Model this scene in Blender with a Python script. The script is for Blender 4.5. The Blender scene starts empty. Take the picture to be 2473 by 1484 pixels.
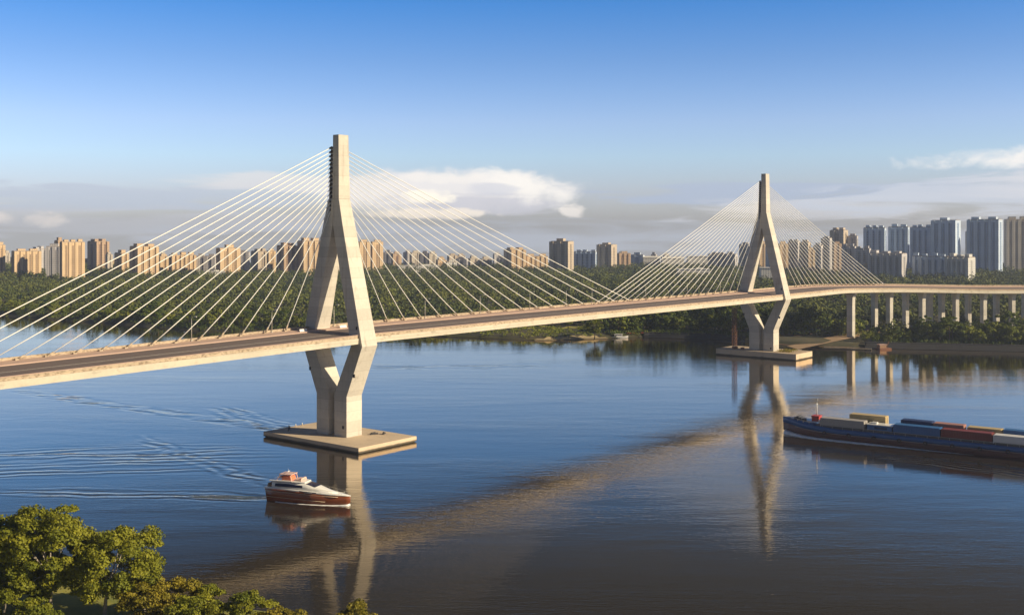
import bpy, math, random
import numpy as np
from mathutils import Vector, Matrix, Euler

random.seed(7)
RNG = np.random.default_rng(11)
sc = bpy.context.scene
COL = sc.collection
R = math.radians

# ------------------------------------------------------------------ camera model used for laying the place out
F, CX, HY, W0, H0, CAMZ = 2675.0, 1236.5, 560.0, 2473.0, 1484.0, 82.0
def G(px, py, z=0.0):
    """world point at height z seen in the direction (px, py) of the survey picture"""
    Y = F * (CAMZ - z) / (py - HY)
    return Vector(((px - CX) / F * Y, Y, z))
def PJ(p):
    return (CX + F * p[0] / p[1], HY + F * (CAMZ - p[2]) / p[1])

# ------------------------------------------------------------------ object helpers
def tag(o, label=None, cat=None, group=None, kind=None):
    if label: o["label"] = label
    if cat: o["category"] = cat
    if group: o["group"] = group
    if kind: o["kind"] = kind
    return o
def empty(name, loc=(0, 0, 0), rz=0.0, label=None, cat=None, group=None):
    o = bpy.data.objects.new(name, None)
    COL.objects.link(o)
    o.location = loc; o.rotation_euler = (0, 0, rz); o.empty_display_size = 1.0
    return tag(o, label, cat, group)
def copy_tree(o, parent=None):
    c = o.copy(); COL.objects.link(c); c.parent = parent
    for ch in list(o.children):
        copy_tree(ch, c)
    return c

class MB:
    """collects faces and links them as one mesh object"""
    def __init__(s): s.v = []; s.f = []; s.sm = []
    def add(s, vs, fs, smooth=False):
        b = len(s.v)
        s.v.extend([tuple(p) for p in vs])
        for f in fs:
            s.f.append(tuple(b + i for i in f)); s.sm.append(smooth)
    def box(s, c, size, rz=0.0, m=None):
        x, y, z = size[0] / 2, size[1] / 2, size[2] / 2
        pts = [Vector(p) for p in ((-x,-y,-z),(x,-y,-z),(x,y,-z),(-x,y,-z),(-x,-y,z),(x,-y,z),(x,y,z),(-x,y,z))]
        if rz:
            q = Matrix.Rotation(rz, 3, 'Z'); pts = [q @ p for p in pts]
        if m is not None: pts = [m @ p for p in pts]
        c = Vector(c)
        s.add([p + c for p in pts], HEX)
    def hexa(s, a, b):
        """a, b: two rings of four points (counter-clockwise seen from b's side)"""
        s.add(list(a) + list(b), HEX)
    def rings(s, rings, cap=True, smooth=False, closed=True):
        n = len(rings[0]); vs = [p for r in rings for p in r]; fs = []
        for i in range(len(rings) - 1):
            for j in range(n if closed else n - 1):
                k = (j + 1) % n
                fs.append((i*n+j, i*n+k, (i+1)*n+k, (i+1)*n+j))
        s.add(vs, fs, smooth)
        if cap:
            b = len(s.v) - len(vs)
            s.f.append(tuple(b + j for j in reversed(range(n)))); s.sm.append(False)
            s.f.append(tuple(b + (len(rings)-1)*n + j for j in range(n))); s.sm.append(False)
    def tube(s, p, q, r, n=8, r2=None, cap=True, smooth=True):
        p, q = Vector(p), Vector(q); d = (q - p)
        if d.length < 1e-6: return
        d.normalize()
        u = d.orthogonal().normalized(); w = d.cross(u)
        r2 = r if r2 is None else r2
        ra = [p + (u*math.cos(2*math.pi*i/n) + w*math.sin(2*math.pi*i/n))*r for i in range(n)]
        rb = [q + (u*math.cos(2*math.pi*i/n) + w*math.sin(2*math.pi*i/n))*r2 for i in range(n)]
        s.rings([ra, rb], cap, smooth)
    def path(s, pts, radii, n=8):
        rings = []
        for i, p in enumerate(pts):
            p = Vector(p)
            d = Vector(pts[min(i+1, len(pts)-1)]) - Vector(pts[max(i-1, 0)])
            d.normalize()
            u = d.cross(Vector((0.13, 1, 0.07))).normalized(); w = d.cross(u)
            rings.append([p + (u*math.cos(2*math.pi*k/n) + w*math.sin(2*math.pi*k/n))*radii[i] for k in range(n)])
        s.rings(rings, True, True)
    def sphere(s, c, r, n=10, m=6):
        c = Vector(c); rx, ry, rz = (r if hasattr(r, '__len__') else (r, r, r))
        rings = []
        for i in range(m + 1):
            t = -math.pi/2 + math.pi*i/m
            t = max(-1.5, min(1.5, t))
            rings.append([c + Vector((rx*math.cos(t)*math.cos(2*math.pi*j/n), ry*math.cos(t)*math.sin(2*math.pi*j/n), rz*math.sin(t))) for j in range(n)])
        s.rings(rings, True, True)
    def extrude(s, poly, z0, z1):
        n = len(poly)
        s.rings([[(p[0], p[1], z0) for p in poly], [(p[0], p[1], z1) for p in poly]])
    def build(s, name, mat, parent=None, loc=None, bevel=0.0):
        me = bpy.data.meshes.new(name)
        me.from_pydata([tuple(p) for p in s.v], [], s.f)
        me.polygons.foreach_set("use_smooth", s.sm)
        me.materials.append(mat); me.update()
        o = bpy.data.objects.new(name, me); COL.objects.link(o)
        if parent is not None: o.parent = parent
        if loc is not None: o.location = loc
        if bevel:
            b = o.modifiers.new("bevel", 'BEVEL'); b.width = bevel; b.segments = 2; b.limit_method = 'ANGLE'; b.angle_limit = R(40)
        return o
HEX = [(3,2,1,0),(4,5,6,7),(0,1,5,4),(1,2,6,5),(2,3,7,6),(3,0,4,7)]

def mesh_np(name, verts, faces4, mat, parent=None, attr=None):
    """fast quad mesh from arrays"""
    me = bpy.data.meshes.new(name)
    nv, nf = len(verts), len(faces4)
    me.vertices.add(nv); me.vertices.foreach_set("co", verts.astype(np.float32).ravel())
    me.loops.add(nf*4); me.loops.foreach_set("vertex_index", faces4.astype(np.int32).ravel())
    me.polygons.add(nf)
    me.polygons.foreach_set("loop_start", np.arange(0, nf*4, 4, dtype=np.int32))
    me.polygons.foreach_set("loop_total", np.full(nf, 4, dtype=np.int32))
    if attr is not None:
        a = me.attributes.new("tone", 'FLOAT', 'FACE'); a.data.foreach_set("value", attr.astype(np.float32))
    me.materials.append(mat); me.update(calc_edges=True); me.validate()
    o = bpy.data.objects.new(name, me); COL.objects.link(o)
    if parent is not None: o.parent = parent
    return o

# ------------------------------------------------------------------ node helpers
class NT:
    def __init__(s, tree): s.t = tree; s.n = tree.nodes; s.l = tree.links
    def new(s, kind, **kw):
        n = s.n.new(kind)
        for k, v in kw.items(): setattr(n, k, v)
        return n
    def put(s, sock, val):
        if isinstance(val, bpy.types.NodeSocket): s.l.new(val, sock)
        elif val is not None: sock.default_value = val
    def m(s, op, a, b=None, c=None, clamp=False):
        n = s.new('ShaderNodeMath', operation=op, use_clamp=clamp)
        s.put(n.inputs[0], a)
        if b is not None: s.put(n.inputs[1], b)
        if c is not None: s.put(n.inputs[2], c)
        return n.outputs[0]
    def vm(s, op, a, b=None):
        n = s.new('ShaderNodeVectorMath', operation=op)
        s.put(n.inputs[0], a)
        if b is not None: s.put(n.inputs[1], b)
        return n.outputs[0]
    def mix(s, fac, a, b, mode='MIX'):
        n = s.new('ShaderNodeMix', data_type='RGBA', blend_type=mode)
        s.put(n.inputs[0], fac); s.put(n.inputs[6], rgba(a)); s.put(n.inputs[7], rgba(b))
        return n.outputs[2]
    def noise(s, vec, scale, detail=4.0, rough=0.55, dist=0.0, col=False):
        n = s.new('ShaderNodeTexNoise')
        s.put(n.inputs['Vector'], vec); s.put(n.inputs['Scale'], scale); s.put(n.inputs['Detail'], detail)
        s.put(n.inputs['Roughness'], rough); s.put(n.inputs['Distortion'], dist)
        return n.outputs['Color' if col else 'Fac']
    def ss(s, v, lo, hi, a=0.0, b=1.0):
        n = s.new('ShaderNodeMapRange', interpolation_type='SMOOTHSTEP')
        s.put(n.inputs[0], v); s.put(n.inputs[1], lo); s.put(n.inputs[2], hi); s.put(n.inputs[3], a); s.put(n.inputs[4], b)
        return n.outputs[0]
    def scale(s, vec, xyz, rot=(0, 0, 0), loc=(0, 0, 0)):
        n = s.new('ShaderNodeMapping'); s.put(n.inputs[0], vec)
        n.inputs[1].default_value = loc; n.inputs[2].default_value = rot; n.inputs[3].default_value = xyz
        return n.outputs[0]
    def sep(s, vec):
        n = s.new('ShaderNodeSeparateXYZ'); s.put(n.inputs[0], vec); return n.outputs
    def ramp(s, fac, stops):
        n = s.new('ShaderNodeValToRGB'); s.put(n.inputs[0], fac)
        e = n.color_ramp.elements
        while len(e) < len(stops): e.new(0.5)
        for i, (p, c) in enumerate(stops): e[i].position = p; e[i].color = rgba(c)
        return n.outputs[0]
def rgba(c):
    if isinstance(c, bpy.types.NodeSocket): return c
    return (c[0], c[1], c[2], 1.0) if len(c) == 3 else c

def new_mat(name):
    m = bpy.data.materials.new(name); m.use_nodes = True
    t = NT(m.node_tree); b = m.node_tree.nodes['Principled BSDF']
    tc = t.new('ShaderNodeTexCoord')
    return m, t, b, tc.outputs['Object']
def paint(name, col, rough=0.5, var=0.12, scale=0.6, metal=0.0, bump=0.0, stretch=(1, 1, 1), spec=0.5):
    m, t, b, o = new_mat(name)
    v = t.scale(o, stretch)
    n = t.noise(v, scale, 5)
    k = t.m('MULTIPLY_ADD', n, 2*var, 1 - var)
    t.put(b.inputs['Base Color'], t.mix(1.0, col, k, 'MULTIPLY'))
    b.inputs['Roughness'].default_value = rough; b.inputs['Metallic'].default_value = metal
    b.inputs['Specular IOR Level'].default_value = spec
    if bump:
        bn = t.new('ShaderNodeBump'); t.put(bn.inputs['Height'], t.noise(v, scale*6, 4)); bn.inputs['Distance'].default_value = bump
        t.put(b.inputs['Normal'], bn.outputs[0])
    return m
def concrete(name, col, stain=(0.16, 0.12, 0.08), amount=0.5, streak=(0.35, 0.35, 0.06), lo=0.53, hi=0.78):
    m, t, b, o = new_mat(name)
    big = t.noise(o, 0.05, 5, 0.6)
    fine = t.noise(o, 0.9, 5, 0.65)
    st = t.noise(t.scale(o, streak), 1.0, 5, 0.62)
    k = t.m('ADD', t.m('MULTIPLY_ADD', big, 0.5, 0.62), t.m('MULTIPLY_ADD', fine, 0.26, 0.0))
    base = t.mix(1.0, col, k, 'MULTIPLY')
    mask = t.m('MULTIPLY', t.ss(st, lo, hi), amount)
    # pour joints every 4 m
    z = t.sep(o)[2]
    fr = t.m('FRACT', t.m('MULTIPLY', z, 0.25))
    joint = t.m('MULTIPLY', t.m('LESS_THAN', fr, 0.055), 0.22)
    wn = t.new('ShaderNodeTexWhiteNoise', noise_dimensions='1D'); t.put(wn.inputs['W'], t.m('FLOOR', t.m('MULTIPLY', z, 0.25)))
    base = t.mix(1.0, base, t.m('MULTIPLY_ADD', wn.outputs['Value'], 0.16, 0.90), 'MULTIPLY')
    base = t.mix(mask, base, stain)
    base = t.mix(joint, base, stain)
    gz = t.sep(t.new('ShaderNodeNewGeometry').outputs['Position'])[2]
    tide = t.m('ADD', gz, t.m('MULTIPLY', st, -0.9))
    base = t.mix(t.ss(tide, 0.15, 0.7, 0.85, 0.0), base, (0.05, 0.045, 0.03))
    t.put(b.inputs['Base Color'], base)
    b.inputs['Roughness'].default_value = 0.85; b.inputs['Specular IOR Level'].default_value = 0.25
    bn = t.new('ShaderNodeBump'); t.put(bn.inputs['Height'], fine); bn.inputs['Distance'].default_value = 0.06
    t.put(b.inputs['Normal'], bn.outputs[0])
    return m
def foliage(name, dark, light, scale, rough=0.75, sub=0.0, attr=False, big=0.02):
    m, t, b, o = new_mat(name)
    g = t.new('ShaderNodeNewGeometry')
    n1 = t.noise(g.outputs['Position'], scale, 3, 0.6)
    n2 = t.noise(g.outputs['Position'], big, 3, 0.6)
    k = t.m('ADD', t.m('MULTIPLY', n1, 0.5), t.m('MULTIPLY', n2, 0.5))
    k = t.ss(k, 0.36, 0.64)
    if attr:
        a = t.new('ShaderNodeAttribute', attribute_name='tone')
        k = t.m('ADD', t.m('MULTIPLY', k, 0.45), t.m('MULTIPLY', a.outputs['Fac'], 0.55))
    t.put(b.inputs['Base Color'], t.mix(k, dark, light))
    b.inputs['Roughness'].default_value = rough; b.inputs['Specular IOR Level'].default_value = 0.2
    if sub:
        tr = t.new('ShaderNodeBsdfTranslucent'); t.put(tr.inputs[0], t.mix(k, dark, light))
        mx = t.new('ShaderNodeMixShader'); mx.inputs[0].default_value = sub
        out = m.node_tree.nodes['Material Output']
        t.l.new(b.outputs[0], mx.inputs[1]); t.l.new(tr.outputs[0], mx.inputs[2]); t.l.new(mx.outputs[0], out.inputs[0])
    return m

# ------------------------------------------------------------------ light
EL = R(25.0)
SUN = Vector((0.95, -0.31, 0)).normalized() * math.cos(EL) + Vector((0, 0, math.sin(EL)))
ld = bpy.data.lights.new("sun", 'SUN'); ld.energy = 5.0; ld.angle = R(0.6); ld.color = (1.0, 0.83, 0.56)
lo = bpy.data.objects.new("sun", ld); COL.objects.link(lo)
lo.rotation_euler = SUN.to_track_quat('Z', 'Y').to_euler(); lo.location = SUN * 900

def make_world():
    w = bpy.data.worlds.new("World"); sc.world = w; w.use_nodes = True
    t = NT(w.node_tree)
    bg = w.node_tree.nodes['Background']
    tc = t.new('ShaderNodeTexCoord')
    d = t.vm('NORMALIZE', tc.outputs['Generated'])
    x, y, z = t.sep(d)
    zc = t.m('MAXIMUM', z, 0.004)
    cb = t.new('ShaderNodeCombineXYZ'); t.put(cb.inputs[0], x); t.put(cb.inputs[1], y); t.put(cb.inputs[2], zc)
    sky = t.new('ShaderNodeTexSky', sky_type='NISHITA')
    sky.sun_disc = False; sky.sun_elevation = EL; sky.sun_rotation = math.atan2(SUN.x, SUN.y)
    sky.altitude = 50; sky.air_density = 1.0; sky.dust_density = 0.6; sky.ozone_density = 2.5
    t.put(sky.inputs[0], t.vm('NORMALIZE', cb.outputs[0]))
    # pale grey low, blue higher; above the frame darkened to dim reflections and fill
    tint = t.ramp(t.m('MULTIPLY', zc, 2.5), [(0.0, (0.80, 0.82, 1.08)), (0.09, (0.88, 0.87, 1.18)), (0.169, (0.93, 0.99, 1.25)), (0.244, (0.90, 0.93, 1.23)),
                                              (0.38, (0.58, 0.755, 1.11)), (0.506, (0.294, 0.646, 1.10)), (0.62, (0.24, 0.46, 0.72)), (0.80, (0.085, 0.125, 0.16)), (1.0, (0.15, 0.20, 0.28))])
    base = t.mix(1.0, sky.outputs[0], tint, 'MULTIPLY')
    base = t.mix(1.0, base, t.ss(y, -0.15, 0.45, 0.55, 1.0), 'MULTIPLY')   # sky dimmed behind the viewer to cut fill light on shaded faces
    az = t.m('ARCTAN2', x, y); el = t.m('ARCSINE', z)
    def A(px): return math.atan((px - CX) / F)
    def E(px, py): return math.atan((HY - py) / F * math.cos(A(px)))
    v = t.new('ShaderNodeCombineXYZ'); t.put(v.inputs[0], az); t.put(v.inputs[1], el)
    n_soft = t.ss(t.noise(t.scale(v.outputs[0], (8, 75, 1)), 1.0, 6, 0.58, 0.6), 0.26, 0.74)
    n_puff = t.ss(t.noise(t.scale(v.outputs[0], (34, 60, 1), loc=(3.1, 1.7, 0)), 1.0, 8, 0.58, 0.3), 0.22, 0.78)
    col = base
    def cloud(col, px0, px1, py0, py1, noise, amp, colour, soft, opacity, tilt=0.0):
        a0, ra = (A(px0) + A(px1)) / 2, abs(A(px1) - A(px0)) / 2
        pm = (px0 + px1) / 2
        e0, re = (E(pm, py0) + E(pm, py1)) / 2, abs(E(pm, py0) - E(pm, py1)) / 2
        da = t.m('DIVIDE', t.m('SUBTRACT', az, a0), ra)
        de = t.m('DIVIDE', t.m('SUBTRACT', t.m('SUBTRACT', el, e0), t.m('MULTIPLY', da, tilt * re)), re)
        rr = t.m('ADD', t.m('POWER', t.m('ABSOLUTE', da), 2.0), t.m('POWER', t.m('ABSOLUTE', de), 2.0))
        k = t.m('ADD', t.m('SUBTRACT', 1.0, rr), t.m('MULTIPLY', t.m('SUBTRACT', noise, 0.5), amp))
        k = t.m('MULTIPLY', t.ss(k, 0.0, soft), opacity)
        return t.mix(k, col, colour)
    S = 8.0
    def c(r, g, b): return (r * S, g * S, b * S)
    # grey sheets
    col = cloud(col, -700, 1000, 432, 512, n_soft, 1.7, c(.51, .57, .67), 0.9, 0.85, -.1)
    col = cloud(col, -700, 900, 500, 580, n_soft, 1.6, c(.58, .59, .63), 0.9, 0.60, 0)
    col = cloud(col, 1250, 3000, 430, 500, n_soft, 1.5, c(.43, .50, .63), 0.8, 0.90, 0.5)
    col = cloud(col, 200, 2700, 520, 640, n_soft, 1.2, c(.55, .60, .70), 1.2, 0.60)
    col = cloud(col, 1560, 2560, 470, 545, n_soft, 1.6, c(.66, .66, .69), 0.8, 0.70, 0.15)
    col = cloud(col, 1900, 3000, 395, 520, n_soft, 1.5, c(.58, .62, .70), 0.8, 0.85, 0.5)
    # unseen grey cloud added above the frame at right to darken water reflections
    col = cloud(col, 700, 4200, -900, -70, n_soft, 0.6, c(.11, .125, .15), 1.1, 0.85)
    # lit banks
    col = cloud(col, 330, 1100, 412, 470, n_soft, 1.4, c(.74, .73, .74), 1.0, 0.75, -0.05)
    col = cloud(col, 700, 1470, 398, 526, n_puff, 0.7, c(.84, .81, .80), 0.8, 0.95)
    col = cloud(col, 880, 1420, 460, 524, n_soft, 1.2, c(.60, .60, .66), 0.8, 0.80)
    col = cloud(col, 1110, 1410, 404, 496, n_puff, 1.0, c(.96, .92, .86), 1.4, 0.90, -0.65)
    col = cloud(col, 1100, 1260, 440, 475, n_soft, 1.2, c(.66, .67, .73), 0.8, 0.7)
    col = cloud(col, 940, 1190, 412, 446, n_puff, 1.1, c(.90, .86, .82), 0.9, 0.8)
    col = cloud(col, 965, 1105, 452, 496, n_puff, 1.1, c(1.05, .98, .85), 0.8, 0.95)
    col = cloud(col, 880, 1210, 500, 532, n_puff, 1.0, c(.98, .88, .76), 0.8, 0.9)
    col = cloud(col, 1350, 1425, 488, 528, n_puff, 1.1, c(.92, .86, .80), 0.8, 0.85)
    col = cloud(col, 2120, 3000, 342, 404, n_puff, 1.0, c(.90, .87, .84), 1.2, 0.95, 0.4)
    col = cloud(col, 2260, 2900, 395, 480, n_soft, 1.3, c(.70, .70, .73), 1.2, 0.7)
    col = cloud(col, -80, 60, 506, 546, n_puff, 1.1, c(.86, .79, .73), 0.9, 0.8)
    col = cloud(col, 35, 180, 506, 550, n_puff, 1.3, c(.86, .79, .73), 0.9, 0.75)
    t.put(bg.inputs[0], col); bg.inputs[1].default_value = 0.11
make_world()

# ------------------------------------------------------------------ materials
M = {}
M['pylon'] = concrete('pylon_concrete', (0.57, 0.535, 0.475), stain=(0.24, 0.19, 0.14), amount=0.6, streak=(0.55, 0.55, 0.045))
M['deck'] = concrete('deck_concrete', (0.57, 0.52, 0.43), amount=0.55, streak=(0.25, 0.25, 0.5))
M['parapet'] = concrete('parapet_concrete', (0.48, 0.39, 0.29), stain=(0.14, 0.10, 0.07), amount=0.8, streak=(0.8, 0.8, 1.6), lo=0.44, hi=0.70)
M['pad'] = concrete('pile_cap_concrete', (0.60, 0.48, 0.35), amount=0.45, streak=(0.12, 0.12, 0.12))
M['road'] = paint('asphalt', (0.155, 0.120, 0.108), 0.85, 0.2, 0.12)
M['strip'] = paint('pink_paving', (0.52, 0.37, 0.30), 0.85, 0.15, 0.2)
M['cable'] = paint('cable_sheath', (0.86, 0.85, 0.82), 0.4, 0.03, 0.2)
M['dark'] = paint('dark_recess', (0.045, 0.042, 0.045), 0.8, 0.2, 0.5)
M['lamp'] = paint('galvanised_steel', (0.55, 0.52, 0.46), 0.45, 0.08, 1.0, metal=0.3)
M['white'] = paint('white_gelcoat', (0.80, 0.79, 0.76), 0.25, 0.04, 0.5)
M['whiteline'] = paint('white_marking', (0.70, 0.66, 0.58), 0.7, 0.1, 0.5)
M['glass'] = paint('tinted_glass', (0.012, 0.016, 0.05), 0.06, 0.05, 0.5)
M['hull_brown'] = paint('maroon_hull', (0.22, 0.065, 0.025), 0.22, 0.1, 0.4)
M['orange'] = paint('orange_canvas', (0.72, 0.20, 0.09), 0.6, 0.1, 1.2)
M['pink'] = paint('pale_pink_frame', (0.72, 0.48, 0.40), 0.4, 0.05, 1.2)
M['teak'] = paint('teak', (0.30, 0.17, 0.09), 0.6, 0.15, 1.5)
M['hull_blue'] = paint('blue_hull', (0.022, 0.10, 0.30), 0.4, 0.2, 0.25)
M['hull_red'] = paint('oxide_hull', (0.085, 0.026, 0.028), 0.5, 0.25, 0.2)
M['deck_steel'] = paint('deck_plate', (0.07, 0.075, 0.09), 0.6, 0.3, 0.4)
M['red'] = paint('red_paint', (0.50, 0.055, 0.04), 0.45, 0.15, 0.6)
M['soil'] = paint('bare_soil', (0.21, 0.125, 0.07), 0.95, 0.3, 0.08, bump=0.1)
M['track'] = paint('dirt_road', (0.40, 0.27, 0.16), 0.95, 0.2, 0.15)
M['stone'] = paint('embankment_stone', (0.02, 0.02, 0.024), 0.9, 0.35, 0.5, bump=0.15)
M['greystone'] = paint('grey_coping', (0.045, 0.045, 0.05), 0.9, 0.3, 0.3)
M['sand'] = paint('sand', (0.42, 0.33, 0.18), 0.95, 0.2, 0.2)
M['bark'] = paint('bark', (0.17, 0.13, 0.095), 0.9, 0.3, 1.2, bump=0.1, stretch=(1, 1, .25))
M['palebark'] = paint('pale_bark', (0.38, 0.33, 0.27), 0.9, 0.25, 1.2, bump=0.06, stretch=(1, 1, .25))
M['rust'] = paint('rusty_steel', (0.20, 0.085, 0.045), 0.8, 0.3, 0.9)
M['foam'] = paint('foam', (0.85, 0.85, 0.86), 0.9, 0.3, 0.5)
M['leaf'] = foliage('near_leaf', (0.095, 0.125, 0.013), (0.31, 0.30, 0.026), 0.45, 0.6, 0.22, True, 0.09)
M['leaf_gold'] = foliage('gold_leaf', (0.15, 0.14, 0.014), (0.34, 0.27, 0.028), 0.5, 0.6, 0.22, True, 0.12)
M['bank_leaf'] = foliage('bank_leaf', (0.032, 0.066, 0.014), (0.15, 0.18, 0.026), 0.12, 0.8, 0.1, True)
M['bank_leaf_light'] = foliage('bank_leaf_light', (0.10, 0.135, 0.022), (0.26, 0.27, 0.036), 0.12, 0.8, 0.1, True)
M['forest'] = foliage('forest_leaf', (0.018, 0.042, 0.015), (0.20, 0.21, 0.046), 0.03, 0.85, 0.0, True, 0.008)
M['grass'] = foliage('bank_grass', (0.20, 0.22, 0.05), (0.38, 0.33, 0.08), 0.2, 0.9, 0.0, False)

def ground_mat():
    m, t, b, o = new_mat('wooded_ground')
    n = t.noise(o, 0.02, 6, 0.6); n2 = t.noise(o, 0.3, 4, 0.6)
    c = t.ramp(n, [(0.3, (0.028, 0.032, 0.016)), (0.5, (0.06, 0.058, 0.028)), (0.72, (0.13, 0.105, 0.055))])
    t.put(b.inputs['Base Color'], t.mix(1.0, c, t.m('MULTIPLY_ADD', n2, 0.8, 0.6), 'MULTIPLY'))
    b.inputs['Roughness'].default_value = 0.95
    return m
M['ground'] = ground_mat()

def water_mat():
    m, t, b, o = new_mat('river_water')
    g = t.new('ShaderNodeNewGeometry'); p = g.outputs['Position']
    x, y, z = t.sep(p)
    b.inputs['Base Color'].default_value = (0.024, 0.021, 0.017, 1)
    b.inputs['Roughness'].default_value = 0.03; b.inputs['IOR'].default_value = 1.6
    b.inputs['Specular IOR Level'].default_value = 0.5
    rip = t.noise(t.scale(p, (0.16, 0.62, 1), rot=(0, 0, R(6))), 1.0, 3, 0.5, 0.4)
    fine = t.noise(t.scale(p, (0.7, 1.9, 1), rot=(0, 0, R(-8))), 1.0, 2, 0.5)
    swell = t.noise(t.scale(p, (0.03, 0.10, 1), rot=(0, 0, R(10))), 1.0, 2, 0.5)
    patch = t.ss(t.noise(t.scale(p, (0.006, 0.020, 1)), 1.0, 3, 0.55), 0.36, 0.66, 0.45, 1.25)
    h = t.m('ADD', t.m('MULTIPLY', rip, 0.036), t.m('ADD', t.m('MULTIPLY', fine, 0.017), t.m('MULTIPLY', swell, 0.07)))
    h = t.m('MULTIPLY', h, patch)
    # wakes: trains of crests, each a stripe pattern bent by noise and kept to its own stretch of water
    def train(h, cx, cy, ang, length, width, lam, amp, bend=0.0):
        ca, sa = math.cos(ang), math.sin(ang)
        dx = t.m('SUBTRACT', x, cx); dy = t.m('SUBTRACT', y, cy)
        u = t.m('ADD', t.m('MULTIPLY', dx, ca), t.m('MULTIPLY', dy, sa))
        v = t.m('SUBTRACT', t.m('MULTIPLY', dy, ca), t.m('MULTIPLY', dx, sa))
        v2 = t.m('ADD', v, t.m('MULTIPLY', t.m('MULTIPLY', u, u), bend))
        wob = t.noise(t.scale(p, (0.035, 0.07, 1)), 1.0, 3, 0.55)
        ph = t.m('ADD', t.m('MULTIPLY', v2, 2*math.pi/lam), t.m('MULTIPLY', wob, 16.0))
        k = t.m('SINE', ph)
        rr = t.m('ADD', t.m('POWER', t.m('ABSOLUTE', t.m('DIVIDE', u, length)), 5.0), t.m('POWER', t.m('ABSOLUTE', t.m('DIVIDE', v2, width)), 2.0))
        msk = t.m('MULTIPLY', t.ss(t.m('SUBTRACT', 1.0, rr), 0.0, 0.9), t.ss(t.noise(t.scale(p, (0.022, 0.06, 1), loc=(cx*.01, 0, 0)), 1.0, 3, 0.6), 0.34, 0.64, 0.3, 1.1))
        return t.m('ADD', h, t.m('MULTIPLY', t.m('MULTIPLY', k, msk), amp))
    a = G(330, 1190); h = train(h, a.x, a.y, R(-5), 52, 9, 5.0, 0.050, 0.0012)
    a = G(620, 1015); h = train(h, a.x, a.y, R(-50), 50, 12, 6.5, 0.075, -0.0012)
    a = G(180, 1110); h = train(h, a.x, a.y, R(9), 80, 34, 6.0, 0.045, 0.0010)
    a = G(330, 985); h = train(h, a.x, a.y, R(-35), 110, 9, 12.0, 0.09, 0.0)
    a = G(470, 1108); h = train(h, a.x, a.y, R(-50), 62, 7, 6.0, 0.07, -0.0006)
    a = G(565, 1200); h = train(h, a.x, a.y, R(-6), 16, 3.0, 1.5, 0.05, 0.0)
    a = G(2400, 1135); h = train(h, a.x, a.y, R(-37), 42, 8, 3.6, 0.08, 0.0)
    a = G(1080, 885); h = train(h, a.x, a.y, R(3), 70, 16, 14.0, 0.05, 0.0)
    bn = t.new('ShaderNodeBump'); t.put(bn.inputs['Height'], h); bn.inputs['Distance'].default_value = 1.0; bn.inputs['Strength'].default_value = 1.0
    t.put(b.inputs['Normal'], bn.outputs[0])
    lw = t.new('ShaderNodeLayerWeight'); lw.inputs[0].default_value = 0.5; t.put(lw.inputs['Normal'], bn.outputs[0])
    gl = t.new('ShaderNodeBsdfGlossy'); gl.inputs['Color'].default_value = (1.0, 0.90, 0.77, 1); gl.inputs['Roughness'].default_value = 0.03; t.put(gl.inputs['Normal'], bn.outputs[0])
    df = t.new('ShaderNodeBsdfDiffuse'); df.inputs['Color'].default_value = (0.030, 0.027, 0.024, 1)
    mx = t.new('ShaderNodeMixShader'); t.put(mx.inputs[0], t.ss(lw.outputs['Facing'], 0.64, 0.93, 0.04, 0.90))
    t.l.new(df.outputs[0], mx.inputs[1]); t.l.new(gl.outputs[0], mx.inputs[2])
    t.l.new(mx.outputs[0], m.node_tree.nodes['Material Output'].inputs[0])
    return m
M['water'] = water_mat()

# ------------------------------------------------------------------ ground and water
SH = [(-2473, 600), (-700, 690), (-300, 735), (0, 761), (198, 777), (340, 787), (455, 797), (700, 803), (985, 808), (1060, 812), (1250, 819), (1310, 822),
      (1460, 818), (1560, 814), (1720, 818), (1900, 833), (2030, 839), (2250, 843), (2473, 848), (2900, 852), (4200, 858), (7000, 862)]
shore = [G(*p) for p in SH]
sx = np.array([p.x for p in shore]); sy = np.array([p.y for p in shore])
o_ = np.argsort(sx); sx, sy = sx[o_], sy[o_]
def shoreY(X): return np.interp(X, sx, sy)
PR = np.array([(-6, -1.5), (0, 0.0), (5, 2.2), (20, 3.2), (160, 4.5), (600, 6.0), (1900, 6.0)])
def landZ(X, Y):
    return np.interp(np.asarray(Y) - shoreY(X), PR[:, 0], PR[:, 1])
def far_land():
    xs = np.unique(np.concatenate([np.linspace(-6000, -1500, 10), np.linspace(-1500, 1800, 160), np.linspace(1800, 6000, 10)]))
    offs = [-6, 0, 2, 5, 10, 20, 60, 160, 350, 600, 1000, 1500]
    vs, fs = [], []
    n = len(offs) + 3
    for X in xs:
        for d in offs:
            Y = float(shoreY(X)) + d
            vs.append((X, Y, float(np.interp(d, PR[:, 0], PR[:, 1]))))
        vs.append((X, 2750, 6)); vs.append((X, 3300, -30)); vs.append((X, 4100, -80))
    for i in range(len(xs) - 1):
        for j in range(n - 1):
            fs.append((i*n+j, (i+1)*n+j, (i+1)*n+j+1, i*n+j+1))
    b = MB(); b.add(vs, fs, True)
    return tag(b.build('ground', M['ground']), 'wooded flat land on the far side of the river', 'ground', kind='structure')
far_land()
wb = MB(); wb.add([(-6000, -700, 0), (6000, -700, 0), (6000, 1500, 0), (-6000, 1500, 0)], [(0, 1, 2, 3)])
tag(wb.build('river_water', M['water']), 'calm blue grey river crossed by the bridge', 'river', kind='structure')

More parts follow.
